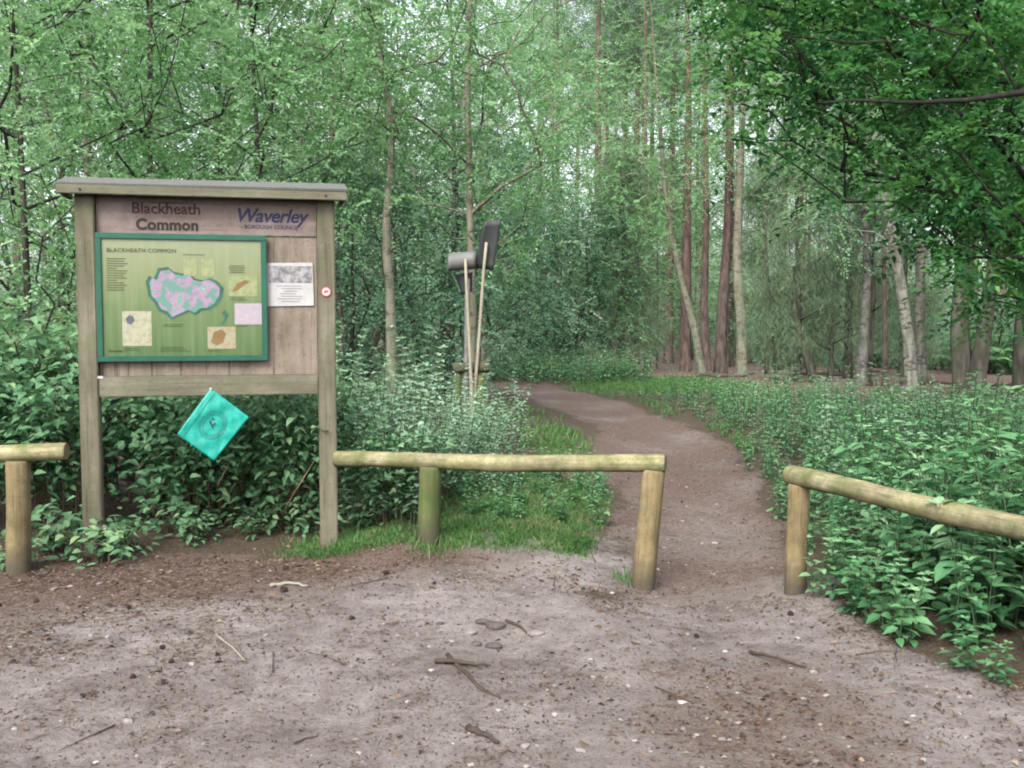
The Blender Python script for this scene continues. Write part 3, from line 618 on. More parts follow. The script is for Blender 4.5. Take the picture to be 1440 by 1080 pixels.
# ------------------------------------------------------------------ barriers
def log(name, A, B, r0, r1, mat, parent, flat_ends=True, k=20):
    A, B = np.array(A, float), np.array(B, float); L = np.linalg.norm(B-A); d = (B-A)/L; mb = MB()
    s = np.concatenate([[0,.006], np.linspace(.02, L-.02, 15), [L-.006, L]]); r = r0+(r1-r0)*s/L; r = r*(1+.018*np.sin(s*5.1+L)+.012*np.sin(s*13)); r[0] *= .9; r[-1] *= .9
    r = r*(1+R.normal(0, .014, len(r))); P = np.column_stack([s, .010*np.sin(s*2.3), .008*np.sin(s*3.1+1)]); tube(mb, P, r, k, cap=False, wob=.014)
    for e, fl in ((0, True), (len(s)-1, False)):
        idx = [e*k+q for q in range(k)]; mb.more([idx[::-1] if fl else idx], 0, 1, False)
    o = put(name, mb.mesh(name, [mat, M['end_grain']]), parent)
    o.matrix_local = Matrix.Translation(Vector(A)) @ Vector(d).to_track_quat('X', 'Z').to_matrix().to_4x4(); return o
def round_post(base, top, r, mat, parent, k=18):
    base, top = np.array(base, float), np.array(top, float); L = np.linalg.norm(top-base); mb = MB()
    s = np.concatenate([np.linspace(-.35, L-.015, 10), [L]]); P = np.column_stack([.004*np.sin(s*6), .004*np.cos(s*5), s]); rr = r*(1+.02*np.sin(s*9+L)); rr[-1] *= .93
    tube(mb, P, rr, k, cap=False, wob=.008); n = len(s); mb.more([[(n-1)*k+q for q in range(k)]], 0, 1, False)
    o = put('post', mb.mesh('post', [mat, M['end_grain']]), parent)
    o.matrix_local = Matrix.Translation(Vector(base)) @ Vector(top-base).to_track_quat('Z', 'Y').to_matrix().to_4x4(); return o
def barrier(label, A, B, r0, r1, posts, rail_mat='rail_wood'):
    o = np.array([A[0], A[1], gz1(A[0], A[1])]); T = thing('wooden_barrier', label, 'barrier', o)
    log('rail', A-o, B-o, r0, r1, M[rail_mat], T)
    for bx_, by_, tp, r, mt in posts: round_post(np.array([bx_, by_, gz1(bx_, by_)])-o, np.array(tp)-o, r, M[mt], T)
    return T
def along(A, B, px):      # point of a rail under image column px
    s = np.linspace(0, 1, 400); P = A+(B-A)*s[:,None]; q = 635+FPX*P[:,0]/P[:,1]/math.cos(PITCH)*1.0; return P[np.argmin(abs(q-px))]
A, B = at(416, 570, 6.75), at(826, 575.5, 6.05); q1, q2 = along(A, B, 532), along(A, B, 811)
barrier('knee-high log barrier with mossy left post, between the notice board and the path', A, B, .053, .055,
        [(q1[0]-.005, q1[1], q1-[0,0,.035], .073, 'mossy_post'), (q2[0]-.055, q2[1]-.03, q2-[0,0,.035], .070, 'post_wood')])
A, B = at(979, 590, 5.85), at(1350, 672, 4.15); q1 = along(A, B, 988)+(B-A)*.02; q2 = A+(B-A)*.93
barrier('pale log barrier slanting into the nettles right of the path', A, B, .057, .056,
        [(q1[0]-.005, q1[1], q1-[0,0,.035], .062, 'post_wood'), (q2[0], q2[1], q2-[0,0,.035], .062, 'post_wood')])
A, B = at(83, 561, 5.95), at(-330, 575, 5.9); q1 = along(A, B, 16); q2 = A+(B-A)*.92
barrier('log barrier end with a tan post at the left edge of the clearing', A, B, .052, .055,
        [(q1[0]-.01, q1[1], q1-[0,0,.035], .069, 'post_wood'), (q2[0], q2[1], q2-[0,0,.035], .069, 'post_wood')])

# ------------------------------------------------------------------ fire beaters in their stand
FD = 12.4
A, B = at(562, 457, FD), at(607, 456, FD); o = np.array([*at(590, 520, FD)[:2], 0]); o[2] = gz1(o[0], o[1])
ST = thing('beater_stand', 'low mossy log stand holding the fire beaters behind the barrier', 'stand', o)
log('crossbar', A-o, B-o, .066, .066, M['mossy_post'], ST)
q = at(594, 462, FD); round_post((q[0]-o[0], 0, 0), np.array([q[0], FD, q[2]-.03])-o, .085, M['mossy_post'], ST)
q = at(567, 462, FD); round_post((q[0]-o[0]-.01, 0, 0), np.array([q[0], FD, q[2]-.03])-o, .05, M['mossy_post'], ST)
def beater(label, foot, tip, hm, r, flap):
    foot, tip = np.array(foot), np.array(tip); T = thing('fire_beater', label, 'fire beater', foot, 0, 'fire beaters in the stand'); mb = MB()
    s = np.linspace(0, 1, 8)[:,None]; tube(mb, (tip-foot)*s+R.normal(0,.004,(8,3)), np.linspace(r*1.1, r*.85, 8), 10); put('handle', mb.mesh('handle', [M[hm]]), T)
    rows, mt = flap; rows = np.array(rows)-foot; mb = MB(); m_, k_ = rows.shape[:2]
    mb.add(rows.reshape(-1,3), [[i*k_+j, i*k_+j+1, (i+1)*k_+j+1, (i+1)*k_+j] for i in range(m_-1) for j in range(k_-1)])
    f = put('flap', mb.mesh('flap', [M[mt]]), T); f.modifiers.new('thick', 'SOLIDIFY').thickness = .006
zf = lambda px, py: np.array([*at(px, py, FD)[:2], gz1(at(px, py, FD)[0], FD)+.0])
# upright flap, leaning right
rows = []
for i in range(9):
    s = i/8; L_, Rr = at(587+14*s, 332-57*s, FD-.06), at(612+10*s, 335-63*s, FD-.06); row = []
    for j in range(7):
        u = j/6; row.append(L_*(1-u)+Rr*u+np.array([0, .02*math.sin(u*3.1)-.10*s*s*.6, 0]))
    rows.append(row)
ft = at(584, 524, FD-.085); ft[2] = gz1(ft[0], ft[1])
beater('fire beater with a stiff black flap standing upright, leaning right', ft, at(603, 300, FD-.1), 'handle_wood', .021, (rows, 'rubber'))
# curled grey flap
rows = []
for i in range(9):
    u = i/8; row = []
    for j in range(13):
        a = -1.9+j/12*3.6; cx = at(556+34*u, 325-3*u, FD-.1+.05*u); row.append(cx+np.array([0, -math.cos(a)*.10, math.sin(a)*.105]))
    rows.append(row)
ft = at(588, 524, FD-.13); ft[2] = gz1(ft[0], ft[1])
beater('fire beater with a curled grey rubber flap, pointing left', ft, at(577, 320, FD-.20), 'handle_wood', .021, (rows, 'grey_rubber'))
rows = []
for i in range(7):
    s = i/6; row = [at(564+9*s+u*(22-10*s), 341+24*s-4*u, FD+.03-.03*math.sin(u*3.1)) for u in np.linspace(0,1,6)]; rows.append(row)
ft = at(577, 522, FD+.02); ft[2] = gz1(ft[0], ft[1])
beater('fire beater on a grey pole with a short drooping black flap', ft, at(580, 345, FD+.01), 'grey_pole', .036, (rows, 'rubber'))

# ------------------------------------------------------------------ low plants
def nettle_mesh(h, nst, L, fine, leaf='nettle_leaf', lean=.12, dens=1.0):
    mb = MB()
    for s_ in range(nst):
        hh = h*R.uniform(.72, 1.05); a = R.uniform(0, 6.28); b_ = np.array([math.cos(a), math.sin(a), 0])*R.uniform(.0, .10)
        tipd = R.normal(0, lean, 2); k = max(4, int(hh/.065*dens)); s = np.linspace(0, 1, 7)
        stem = np.column_stack([b_[0]+tipd[0]*hh*s**1.6, b_[1]+tipd[1]*hh*s**1.6, hh*s]); tube(mb, stem, np.linspace(.0045,.002,7), 4, 1, cap=False)
        ss = np.linspace(.16, 1.0, k); P0 = np.column_stack([np.interp(ss, s, stem[:,j]) for j in range(3)])
        for i, u in enumerate(ss):
            size = L*(1.0-.55*max(0, u-.45)/.55)*(1 if u > .3 else .8); base = i*1.571+R.normal(0,.25); m_ = 2 if u < .93 else 4
            an = base+np.arange(m_)*2*math.pi/m_+R.normal(0,.2,m_); el = R.normal(.15-.25*(1-u), .22, m_)+(.35 if u > .9 else 0)
            D = np.column_stack([np.cos(an), np.sin(an), el]); N = np.column_stack([-np.cos(an)*el, -np.sin(an)*el, np.ones(m_)])+R.normal(0,.22,(m_,3))
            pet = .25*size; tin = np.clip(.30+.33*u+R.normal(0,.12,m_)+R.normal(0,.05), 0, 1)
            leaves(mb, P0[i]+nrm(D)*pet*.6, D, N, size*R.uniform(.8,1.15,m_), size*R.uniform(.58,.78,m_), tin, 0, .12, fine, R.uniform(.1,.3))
    return mb, [M[leaf], M['stem']]
def add_mesh(dst, src, loc, rz, sc):
    c, s = math.cos(rz)*sc, math.sin(rz)*sc; Rm = np.array([[c,s,0],[-s,c,0],[0,0,sc]])
    off = dst.c; v = np.concatenate(src.v)@Rm+np.array(loc); dst.v.append(v); dst.c += len(v)
    dst.l.append(np.concatenate(src.l)+off); dst.n.append(np.concatenate(src.n)); dst.m.append(np.concatenate(src.m)); dst.sm.append(np.concatenate(src.sm)); dst.t.append(np.concatenate(src.t)+R.normal(0,.06))
fineN = [nettle_mesh(R.uniform(.5,.72), int(R.integers(4,6)), R.uniform(.075,.10), True) for _ in range(7)]
bigN = [nettle_mesh(R.uniform(.5,.68), int(R.integers(4,6)), R.uniform(.10,.125), True, dens=.95) for _ in range(4)]
bigM = [a.mesh('nettle', b) for a, b in bigN]
fineM = [a.mesh('nettle', b) for a, b in fineN]
coarse = [nettle_mesh(R.uniform(.5,.7), 5, .085, False, dens=.9)[0] for _ in range(6)]
paleN = [nettle_mesh(R.uniform(.95,1.25), int(R.integers(3,5)), R.uniform(.08,.105), True, 'pale_leaf', .18, 1.1) for _ in range(6)]
paleM = [a.mesh('tall_herb', b) for a, b in paleN]
def bed_ok(x, y):
    # right of the path and right of the worn clearing edge
    k = (pathd(x, y) > .97+.3*(vn(x, y, .8, 71)-.5)) & (x > np.interp(y, PATH[:,1], PATH[:,0])) & (clearing(x, y) < -.04)
    return k & (y < np.interp(x, [1.5, 3, 8, 13], [21, 20, 15, 14])+3*(vn(x, y, 2.0, 72)-.5)) & (x < .62*y+1.0)
pts = []
yy = 3.6
while yy < 22:
    st = .175+.012*yy
    for xx in np.arange(1.2, 15, st):
        x, y = xx+R.uniform(-.5,.5)*st, yy+R.uniform(-.5,.5)*st
        if bed_ok(np.array([x]), np.array([y]))[0]: pts.append((x, y))
    yy += st
pts.sort(key=lambda p_: p_[1]+.2*abs(p_[0])); bed = MB()
for i, (x, y) in enumerate(pts):
    edge = min(1, max(.0, (-float(clearing(np.array([x]), np.array([y]))[0])-.1)/1.3)); pe = min(1, max(0, (float(pathd(np.array([x]), np.array([y]))[0])-1.15)/.9))
    h = (.64+.62*min(edge, pe))*R.uniform(.7,1.3)*(1+.18*(float(vn(x, y, 1.3, 77))-.5)*2)*(1-.42*float(sst(7.5, 13, y)))
    if i < 250:
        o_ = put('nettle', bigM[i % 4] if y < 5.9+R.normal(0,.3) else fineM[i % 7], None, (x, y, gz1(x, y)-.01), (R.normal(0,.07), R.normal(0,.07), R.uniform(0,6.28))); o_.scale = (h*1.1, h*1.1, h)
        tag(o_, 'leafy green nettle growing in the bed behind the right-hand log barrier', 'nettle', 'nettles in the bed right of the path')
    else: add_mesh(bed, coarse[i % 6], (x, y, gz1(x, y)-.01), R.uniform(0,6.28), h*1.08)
for px, py in ((1060,560),(1082,548),(1105,556),(1040,575),(1130,575),(1150,548),(1200,560),(1245,572),(1022,560),(1180,590)):
    Yd = 1.15*FPX/(py-401); x = wx(px, Yd); s_ = R.uniform(.72,.95); o_ = put('tall_herb', paleM[k % 6] if False else paleM[int(R.integers(6))], None, (x, Yd, gz1(x, Yd)-.01), (0,0,R.uniform(0,6.28))); o_.scale = (s_,s_,s_)
    tag(o_, 'taller pale leafy herb standing up out of the nettle bed right of the path', 'plant', 'tall herbs in the nettle bed')
# far strip left of the path bend
for x, y in [(x, y) for x in np.arange(-5, 3.4, .33) for y in np.arange(24, 29, .45)]:
    x, y = x+R.uniform(-.2,.2), y+R.uniform(-.2,.2)
    if pathd(np.array([x]), np.array([y]))[0] > 1.1 and y > np.interp(x, [-5,-1.2,.5,3.4],[28.4,26.6,24.5,24.2]): add_mesh(bed, coarse[int(R.integers(6))], (x, y, gz1(x, y)), R.uniform(0,6.28), R.uniform(.8,1.5))
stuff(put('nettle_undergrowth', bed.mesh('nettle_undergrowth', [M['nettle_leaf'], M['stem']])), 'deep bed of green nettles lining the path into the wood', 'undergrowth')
# tall pale herbs between notice board and stand, low ones beside the rail
k = 0
for Yd, px0, px1, n, sc in ((7.35, 425, 520, 7, .86), (7.9, 420, 560, 10, 1.0), (8.6, 415, 590, 11, 1.12), (9.6, 415, 600, 11, 1.12), (10.8, 420, 590, 9, 1.1), (9.2, 560, 632, 7, .62), (8.2, 540, 625, 8, .48), (10.2, 570, 640, 7, .6), (11.6, 560, 640, 7, .7)):
    for px in np.linspace(px0, px1, n):
        x = (px-635)/FPX*Yd+R.uniform(-.08,.08); y = Yd+R.uniform(-.35,.35); s_ = sc*R.uniform(.78,1.12)*(1.0 if px < 530 or sc < .8 else .75)
        o_ = put('tall_herb', paleM[k % 6], None, (x, y, gz1(x, y)-.01), (R.normal(0,.08), R.normal(0,.08), R.uniform(0,6.28))); o_.scale = (s_, s_, s_); k += 1
        tag(o_, 'tall pale leafy herb growing behind the left half of the middle log barrier', 'plant', 'tall herbs beside the notice board')
for i in range(44):
    x, y = R.uniform(-.6, 1.05), R.uniform(7.0, 9.6)
    if pathd(np.array([x]), np.array([y]))[0] < 1.18: continue
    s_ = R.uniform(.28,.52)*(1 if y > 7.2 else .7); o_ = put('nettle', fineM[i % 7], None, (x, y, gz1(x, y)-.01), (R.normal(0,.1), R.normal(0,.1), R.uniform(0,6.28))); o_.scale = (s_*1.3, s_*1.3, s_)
    tag(o_, 'low green nettle growing in the grass behind the middle log barrier', 'nettle', 'low nettles behind the middle barrier')

def bush_meshes(w, d, h, ncane, nl, L, fine=True, leaf='bramble_leaf', low=.08, tint=.42):
    """arching canes and leaf sprays"""
    cb, lb = MB(), MB()
    for i in range(ncane):
        a = R.uniform(0, 6.28); rx, ry = math.cos(a)*w*.5*R.uniform(.3,1), math.sin(a)*d*.5*R.uniform(.3,1); b_ = np.array([rx*.35, ry*.35, 0]); hh = h*R.uniform(.55,1.0)
        s = np.linspace(0, 1, 9); cane = np.column_stack([b_[0]+(rx-b_[0])*s**1.4, b_[1]+(ry-b_[1])*s**1.4, hh*np.sin(s*2.1)/1.0]); cane[1:] += R.normal(0,.015,(8,3))
        tube(cb, cane, np.linspace(.006,.0025,9), 5, cap=False)
        m_ = nl//ncane; u = R.uniform(low, 1, m_)**.7; P = np.column_stack([np.interp(u, s, cane[:,j]) for j in range(3)])+R.normal(0, .09*max(h,.6), (m_,3)); P[:,2] = np.maximum(P[:,2]-.10*R.uniform(0,1,m_)*h, .02)
        an = R.uniform(0, 6.28, m_); D = np.column_stack([np.cos(an), np.sin(an), R.normal(-.15,.3,m_)]); D[:,:2] += np.array([rx, ry])*.5; D[:,1] -= .25
        N = np.column_stack([R.normal(0,.4,m_), R.normal(-.25,.4,m_), np.ones(m_)])
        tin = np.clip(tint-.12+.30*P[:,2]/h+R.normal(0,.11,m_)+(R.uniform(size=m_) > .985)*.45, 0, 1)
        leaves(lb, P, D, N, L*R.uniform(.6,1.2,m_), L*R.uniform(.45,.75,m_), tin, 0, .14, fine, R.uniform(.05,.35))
    return cb.mesh('canes', [M['cane']]), lb.mesh('foliage', [M[leaf]])
def bush(name, ms, x, y, rz, sc, label, cat, group=None, dz=-.02):
    T = thing(name, label, cat, (x, y, gz1(x, y)+dz), rz, group, sc); put('canes', ms[0], T); put('foliage', ms[1], T); return T
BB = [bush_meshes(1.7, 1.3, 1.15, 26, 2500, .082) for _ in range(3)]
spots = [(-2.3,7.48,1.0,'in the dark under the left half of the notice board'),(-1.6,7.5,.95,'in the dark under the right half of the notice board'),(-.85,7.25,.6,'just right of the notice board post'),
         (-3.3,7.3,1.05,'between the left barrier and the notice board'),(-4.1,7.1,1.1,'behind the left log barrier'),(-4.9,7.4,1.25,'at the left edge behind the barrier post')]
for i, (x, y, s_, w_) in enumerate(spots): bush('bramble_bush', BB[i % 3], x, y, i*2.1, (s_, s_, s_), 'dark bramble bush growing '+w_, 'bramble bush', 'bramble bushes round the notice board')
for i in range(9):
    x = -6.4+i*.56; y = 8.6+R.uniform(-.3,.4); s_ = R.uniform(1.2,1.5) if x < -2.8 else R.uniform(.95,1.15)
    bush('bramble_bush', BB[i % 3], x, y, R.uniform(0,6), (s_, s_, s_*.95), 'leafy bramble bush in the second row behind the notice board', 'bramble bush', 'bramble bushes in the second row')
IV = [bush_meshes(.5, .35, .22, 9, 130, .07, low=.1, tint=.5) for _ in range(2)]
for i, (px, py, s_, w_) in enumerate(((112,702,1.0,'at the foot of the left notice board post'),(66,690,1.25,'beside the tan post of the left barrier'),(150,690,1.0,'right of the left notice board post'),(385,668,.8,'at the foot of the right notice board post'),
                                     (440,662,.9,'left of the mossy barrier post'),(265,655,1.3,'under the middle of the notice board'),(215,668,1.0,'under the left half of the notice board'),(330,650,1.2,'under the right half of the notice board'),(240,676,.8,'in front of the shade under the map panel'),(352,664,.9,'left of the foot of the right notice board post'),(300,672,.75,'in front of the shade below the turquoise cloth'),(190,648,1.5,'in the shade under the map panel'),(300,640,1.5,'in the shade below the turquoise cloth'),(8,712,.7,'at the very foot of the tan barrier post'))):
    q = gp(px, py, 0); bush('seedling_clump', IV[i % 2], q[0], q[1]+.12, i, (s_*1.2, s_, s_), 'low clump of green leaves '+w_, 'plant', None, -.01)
for i, (px, py, s_) in enumerate(((1190,832,1.0),(1120,790,.9),(1240,850,.9),(1060,742,.7))):
    q = gp(px, py, 0); o_ = put('nettle', bigM[i], None, q, (0,0,i)); o_.scale = (.55*s_,.55*s_,.38*s_); tag(o_, 'small nettle seedling on bare earth at the '+('front of the right-hand nettle bed','edge of the right-hand nettle bed','bottom right corner of the nettle bed','foot of the right-hand barrier post')[i], 'nettle')
stick('dry_stem', [gp(338,655,.0)+[0,.1,0], at(372,600,6.9), at(392,568,6.95)], .008, M['dry_cane'], 'dry brown stem leaning on the right post of the notice board', 'stem')
stick('dry_stem', [gp(262,640,.0)+[0,.6,0], at(270,600,7.1), at(290,565,7.2)], .006, M['dry_cane'], 'dry brown stem standing in the dark below the turquoise cloth', 'stem')

# ------------------------------------------------------------------ trees
def grow(trunk, attr, r_trunk, r_tip=.006, step=.35, up=.25, pipe=2.35, sag=0.0):
    """trunk: polyline; attr: crown points; each point is joined by a limb to the nearest suitable node"""
    trunk = np.array(trunk, float); seg = np.linalg.norm(np.diff(trunk, axis=0), axis=1); cum = np.concatenate([[0], np.cumsum(seg)]); n = max(4, int(cum[-1]/step))
    s = np.linspace(0, cum[-1], n); P = [np.array([np.interp(q, cum, trunk[:,j]) for j in range(3)]) for q in s]; par = [-1]+list(range(n-1)); pl = list(s); nt_ = n
    tc = trunk[-1]*[1,1,0]; order = np.argsort([np.min(np.linalg.norm(np.array(P[:nt_])-a, axis=1)) for a in attr]); tips = []
    for k in order:
        a = attr[k]; A_ = np.array(P); d = np.linalg.norm(A_-a, axis=1); cost = d+np.maximum(0, A_[:,2]-(a[2]-up*d))*1.2+.22*np.array(pl); cost[:max(1, nt_//8)] += 5
        j = int(np.argmin(cost)); p0 = P[j]; m_ = max(1, int(d[j]/step)); prev = j
        for q in range(1, m_+1):
            u = q/m_; pt = p0+(a-p0)*u+np.array([0,0,1])*d[j]*(.12-sag)*math.sin(u*math.pi)+(R.normal(0,.035*step*3,3) if q < m_ else 0)
            P.append(pt); par.append(prev); pl.append(pl[prev]+d[j]/m_); prev = len(P)-1
        tips.append(prev)
    N = len(P); w = np.zeros(N); ch = [[] for _ in range(N)]
    for t_ in tips: w[t_] += r_tip**pipe
    for i in range(N-1, 0, -1):
        ch[par[i]].append(i)
    order2 = sorted(range(N), key=lambda i: -i)
    for i in order2:
        if par[i] >= 0: w[par[i]] += max(w[i], 1e-9)
    rad = np.maximum(w, (r_tip*.6)**pipe)**(1/pipe); tt = np.linspace(1, .12, nt_)
    sc = r_trunk/rad[0]; lim = np.concatenate([r_trunk*tt*(1+.35*np.exp(-s/.25)), np.full(N-nt_, 9)])
    rad = np.where(np.arange(N) < nt_, lim, np.minimum(rad*min(1, max(sc, .5)), r_trunk*.55)); return np.array(P), par, ch, rad, nt_
def limb_mesh(mb, G, kt=12):
    P, par, ch, rad, nt_ = G; done = set()
    tube(mb, P[:nt_], rad[:nt_], kt, wob=.03, cap=False); starts = [(i, c) for i in range(nt_) for c in ch[i] if c >= nt_]
    while starts:
        p_, c = starts.pop(); chain = [p_, c]; 
        while ch[chain[-1]]:
            cs = sorted(ch[chain[-1]], key=lambda q: -rad[q]); starts += [(chain[-1], q) for q in cs[1:]]; chain.append(cs[0])
        r = rad[chain].copy(); r[0] = min(r[0], r[1]*1.15); tube(mb, P[chain], r, 6 if r[0] > .03 else 4, cap=False)
def clump_leaves(mb, centers, per, spread, L, tint=.5, tvar=.17, droop=-.15, hang=0, out=None, aspect=.62, per_twig=9):
    """leaves set alternately along short twigs, the twigs grouped round each crown point"""
    centers = np.asarray(centers); m = max(3, int(per/per_twig)); k = per_twig
    for c in centers:
        mm = max(2, int(m*R.uniform(.6,1.4))); g = R.normal(0, 1, (mm,3))*np.array([spread, spread, spread*.6]); O = c+g*.9
        if hang: O[:,2] -= np.abs(R.normal(0, hang, mm))
        a = R.uniform(0, 6.28, mm); T = nrm(np.column_stack([np.cos(a), np.sin(a), R.normal(droop,.35,mm)])+nrm(g)*.8); N = nrm(np.column_stack([R.normal(0,.38,(mm,2)), np.ones(mm)])); Sd = nrm(np.cross(T, N))
        ln = L*4.2*R.uniform(.7,1.3,(mm,1,1)); u = np.linspace(.1,1,k)[None,:,None]; sg = np.where(np.arange(k)%2, 1., -1.)[None,:,None]
        P = O[:,None,:]+T[:,None,:]*ln*u; P[:,:,2] -= (ln[:,:,0]*u[:,:,0]**2*.28); D = T[:,None,:]*.75+Sd[:,None,:]*sg*.8; D[:,-1] = T
        NN = np.repeat(N[:,None,:], k, 1)+R.normal(0,.22,(mm,k,3)); n = mm*k
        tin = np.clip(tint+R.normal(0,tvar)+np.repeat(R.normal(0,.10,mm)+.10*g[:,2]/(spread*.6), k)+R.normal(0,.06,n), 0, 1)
        leaves(mb, P.reshape(-1,3), (D+R.normal(0,.15,(mm,k,3))).reshape(-1,3), NN.reshape(-1,3), L*R.uniform(.65,1.25,n), L*aspect*R.uniform(.75,1.2,n), tin, 0, .18, False, .15)
def needle_tufts(mb, centers, per, spread, L, W, tint=.5, down=0.0):
    for c in centers:
        n = int(per*R.uniform(.6,1.4)); g = R.normal(0, 1, (n,3))*np.array([spread, spread, spread*.5]); D = nrm(R.normal(0,1,(n,3))); D[:,2] = D[:,2]*.5+.35
        if down: D[:,2] = -down-np.abs(R.normal(0,.4,n)); g[:,2] -= np.abs(R.normal(0,spread*1.2,n))
        blades(mb, c+g, D, L*R.uniform(.6,1.3,n), W, np.clip(tint+R.normal(0,.12)+R.normal(0,.12,n),0,1))
def ell(n, c, r, low=None, shell=.5):
    v = nrm(R.normal(0,1,(n,3)))*(R.uniform(shell**3,1,(n,1))**(1/3)); p_ = np.array(c)+v*np.array(r)
    if low is not None: p_[:,2] = np.maximum(p_[:,2], low+R.uniform(0,.4,n))
    return p_
def wander(h, lean=(0,0), amp=.12, n=7):
    s = np.linspace(0, 1, n); w = np.cumsum(R.normal(0, amp, (n,2)), 0)*s[:,None]; return np.column_stack([lean[0]*h*s+w[:,0], lean[1]*h*s+w[:,1], h*s-.15*(s == 0)])
def tree_meshes(tr, cl, r, bark, leafm, per, spread, L, tint=.5, hang=0, sag=0, needles=False, up=.25, W=.02, down=0, kt=12, step=.35):
    G = grow(tr, cl, r, step=step, up=up, sag=sag); tb, lb = MB(), MB(); limb_mesh(tb, G, kt)
    if needles: needle_tufts(lb, cl, per, spread, L, W, tint, down)
    else: clump_leaves(lb, cl, per, spread, L, tint, hang=hang)
    return tb.mesh('trunk', [M[bark]]), lb.mesh('crown', [M[leafm]])
def birch(h, low, wid, bark='birch_bark', leaf='birch_leaf', n=135, per=115, L=.07, r=.075, lean=(0,0)):
    tr = wander(h, lean, .10); c = ell(n, (lean[0]*h*.6, lean[1]*h*.6, (h+low)/2), (wid, wid, (h-low)/2), low, .35); return tree_meshes(tr, c, r, bark, leaf, per, .22, L, hang=.2, sag=.1)
PB = [birch(9.5, 1.6, 2.1, 'dark_bark', r=.055), birch(8.0, 1.1, 1.9, 'dark_bark', r=.05), birch(10.5, 2.4, 2.3, 'pale_bark', n=170)]
def thicket(h, wid, stems, leaf='thicket_leaf', n=150, per=150, L=.075):
    c = ell(n, (0,0,h*.52), (wid, wid, h*.5), .45, .45); tb, lb = MB(), MB(); parts = np.array_split(np.array(sorted(range(n), key=lambda i: math.atan2(c[i][1], c[i][0]))), stems)
    for i, ix in enumerate(parts):
        a = i*6.28/stems; tr = wander(h*.8, (.18*math.cos(a), .18*math.sin(a)), .14); tr[:,:2] += np.array([math.cos(a), math.sin(a)])*.15; limb_mesh(tb, grow(tr, c[ix], R.uniform(.05,.085)), 9)
    clump_leaves(lb, c, per*.85, .22, L, .48, hang=.08); return tb.mesh('trunk', [M['dark_bark']]), lb.mesh('crown', [M[leaf]])
PT = [thicket(5.0, 2.1, 4), thicket(6.2, 2.4, 3, n=180), thicket(4.2, 1.8, 5)]
def pine(h, low, wid, r, lean=(0,0), n=70, dead=7):
    tr = wander(h, lean, .07, 9); c = ell(n, (lean[0]*h*.85, lean[1]*h*.85, (h+low)/2+.5), (wid, wid, (h-low)/2), low, .3); z = R.uniform(3.0, low, dead); a = R.uniform(0,6.28,dead); d = np.column_stack([np.cos(a)*R.uniform(.5,1.5,dead)+lean[0]*z, np.sin(a)*R.uniform(.5,1.5,dead)+lean[1]*z, z])
    G = grow(tr, np.concatenate([d, c]), r, step=.45, up=.1); tb, lb = MB(), MB(); limb_mesh(tb, G, 14); needle_tufts(lb, c, 170, .34, .17, .018, .5); return tb.mesh('trunk', [M['pine_bark']]), lb.mesh('crown', [M['needle']])
PP = [pine(16, 9, 2.2, .20), pine(15, 8, 1.9, .17), pine(17, 10, 2.3, .22)]
def feathery(h, low, wid, lean=(0,0), n=110):
    tr = wander(h, lean, .05, 8); s = R.uniform(0, 1, n); z = low+(h-low)*s; rr = wid*(1-s*.75)*R.uniform(.3,1,n)**.6; a = R.uniform(0,6.28,n)
    c = np.column_stack([np.cos(a)*rr+lean[0]*z, np.sin(a)*rr+lean[1]*z, z-.12*rr]); return tree_meshes(tr, c, .10, 'dark_bark', 'soft_needle', 230, .24, .20, .5, needles=True, up=-.2, W=.011, down=.55, sag=.15, step=.4)
PF = [feathery(8, 1.0, 1.35), feathery(6.5, 1.2, 1.1)]
FARB = [birch(11, 2.0, 2.6, 'pale_bark', 'far_haze_leaf', 110, 90, .12), birch(12.5, .8, 2.9, 'dark_bark', 'far_haze_leaf', 130, 90, .12)]
FART = [thicket(5.5, 2.6, 3, 'far_haze_leaf', 110, 110, .13)]
def plant_tree(name, ms, x, y, rz, sc, label, cat='tree', group=None):
    T = thing(name, label, cat, (x, y, gz1(x, y)-.03), rz, group, sc if hasattr(sc, '__len__') else (sc,)*3); put('trunk', ms[0], T); put('crown', ms[1], T); return T
def wx(px, Yd): return (px-635)/FPX*Yd
placed = []
# birches and hazels at the left, behind the brambles
for i, (px, Yd, k, s_, lab) in enumerate((
    (40,10.5,1,.95,'leafy birch filling the left edge beyond the barrier'),(190,11.5,0,.92,'leafy birch rising behind the left half of the notice board'),(330,12.5,1,1.0,'leafy birch rising behind the right half of the notice board'),
    (-90,13,0,1.1,'birch beyond the left edge of the picture'),(110,15,2,1.0,'birch in the second row behind the left post of the notice board'),(270,16.5,0,1.1,'birch in the second row behind the middle of the notice board'),
    (410,17,2,1.05,'birch in the second row right of the notice board'),(560,19,0,1.15,'birch standing behind the fire beaters'),(-20,19,2,1.1,'birch in the third row at the left edge'),(180,21,1,1.5,'birch in the third row behind the notice board'),(600,25,2,1.0,'birch deep behind the fire beaters'),(768,30,1,.78,'young leafy birch veiling the pines left of the leaning birch'),(815,34,1,.95,'young leafy birch among the red pines'),(905,37,1,1.0,'young leafy birch deep behind the dark red pine'),(1010,34,1,.9,'young leafy birch deep behind the feathery conifers'),(690,40,0,1.65,'tall leafy birch far behind the bushy trees at the bend'),(745,38,2,1.5,'tall leafy birch in front of the upper red pine trunks'),(800,43,0,1.7,'tall leafy birch far behind the leaning birch'),(865,41,2,1.5,'tall leafy birch far behind the tallest red pine'),(650,33,0,1.3,'tall leafy birch over the bushy trees at the bend of the path'),(585,14.5,2,.95,'light green birch overhanging the fire beaters'))):
    plant_tree('birch_tree', PB[k], wx(px, Yd), Yd, R.uniform(0,6.28), s_, lab, 'birch')
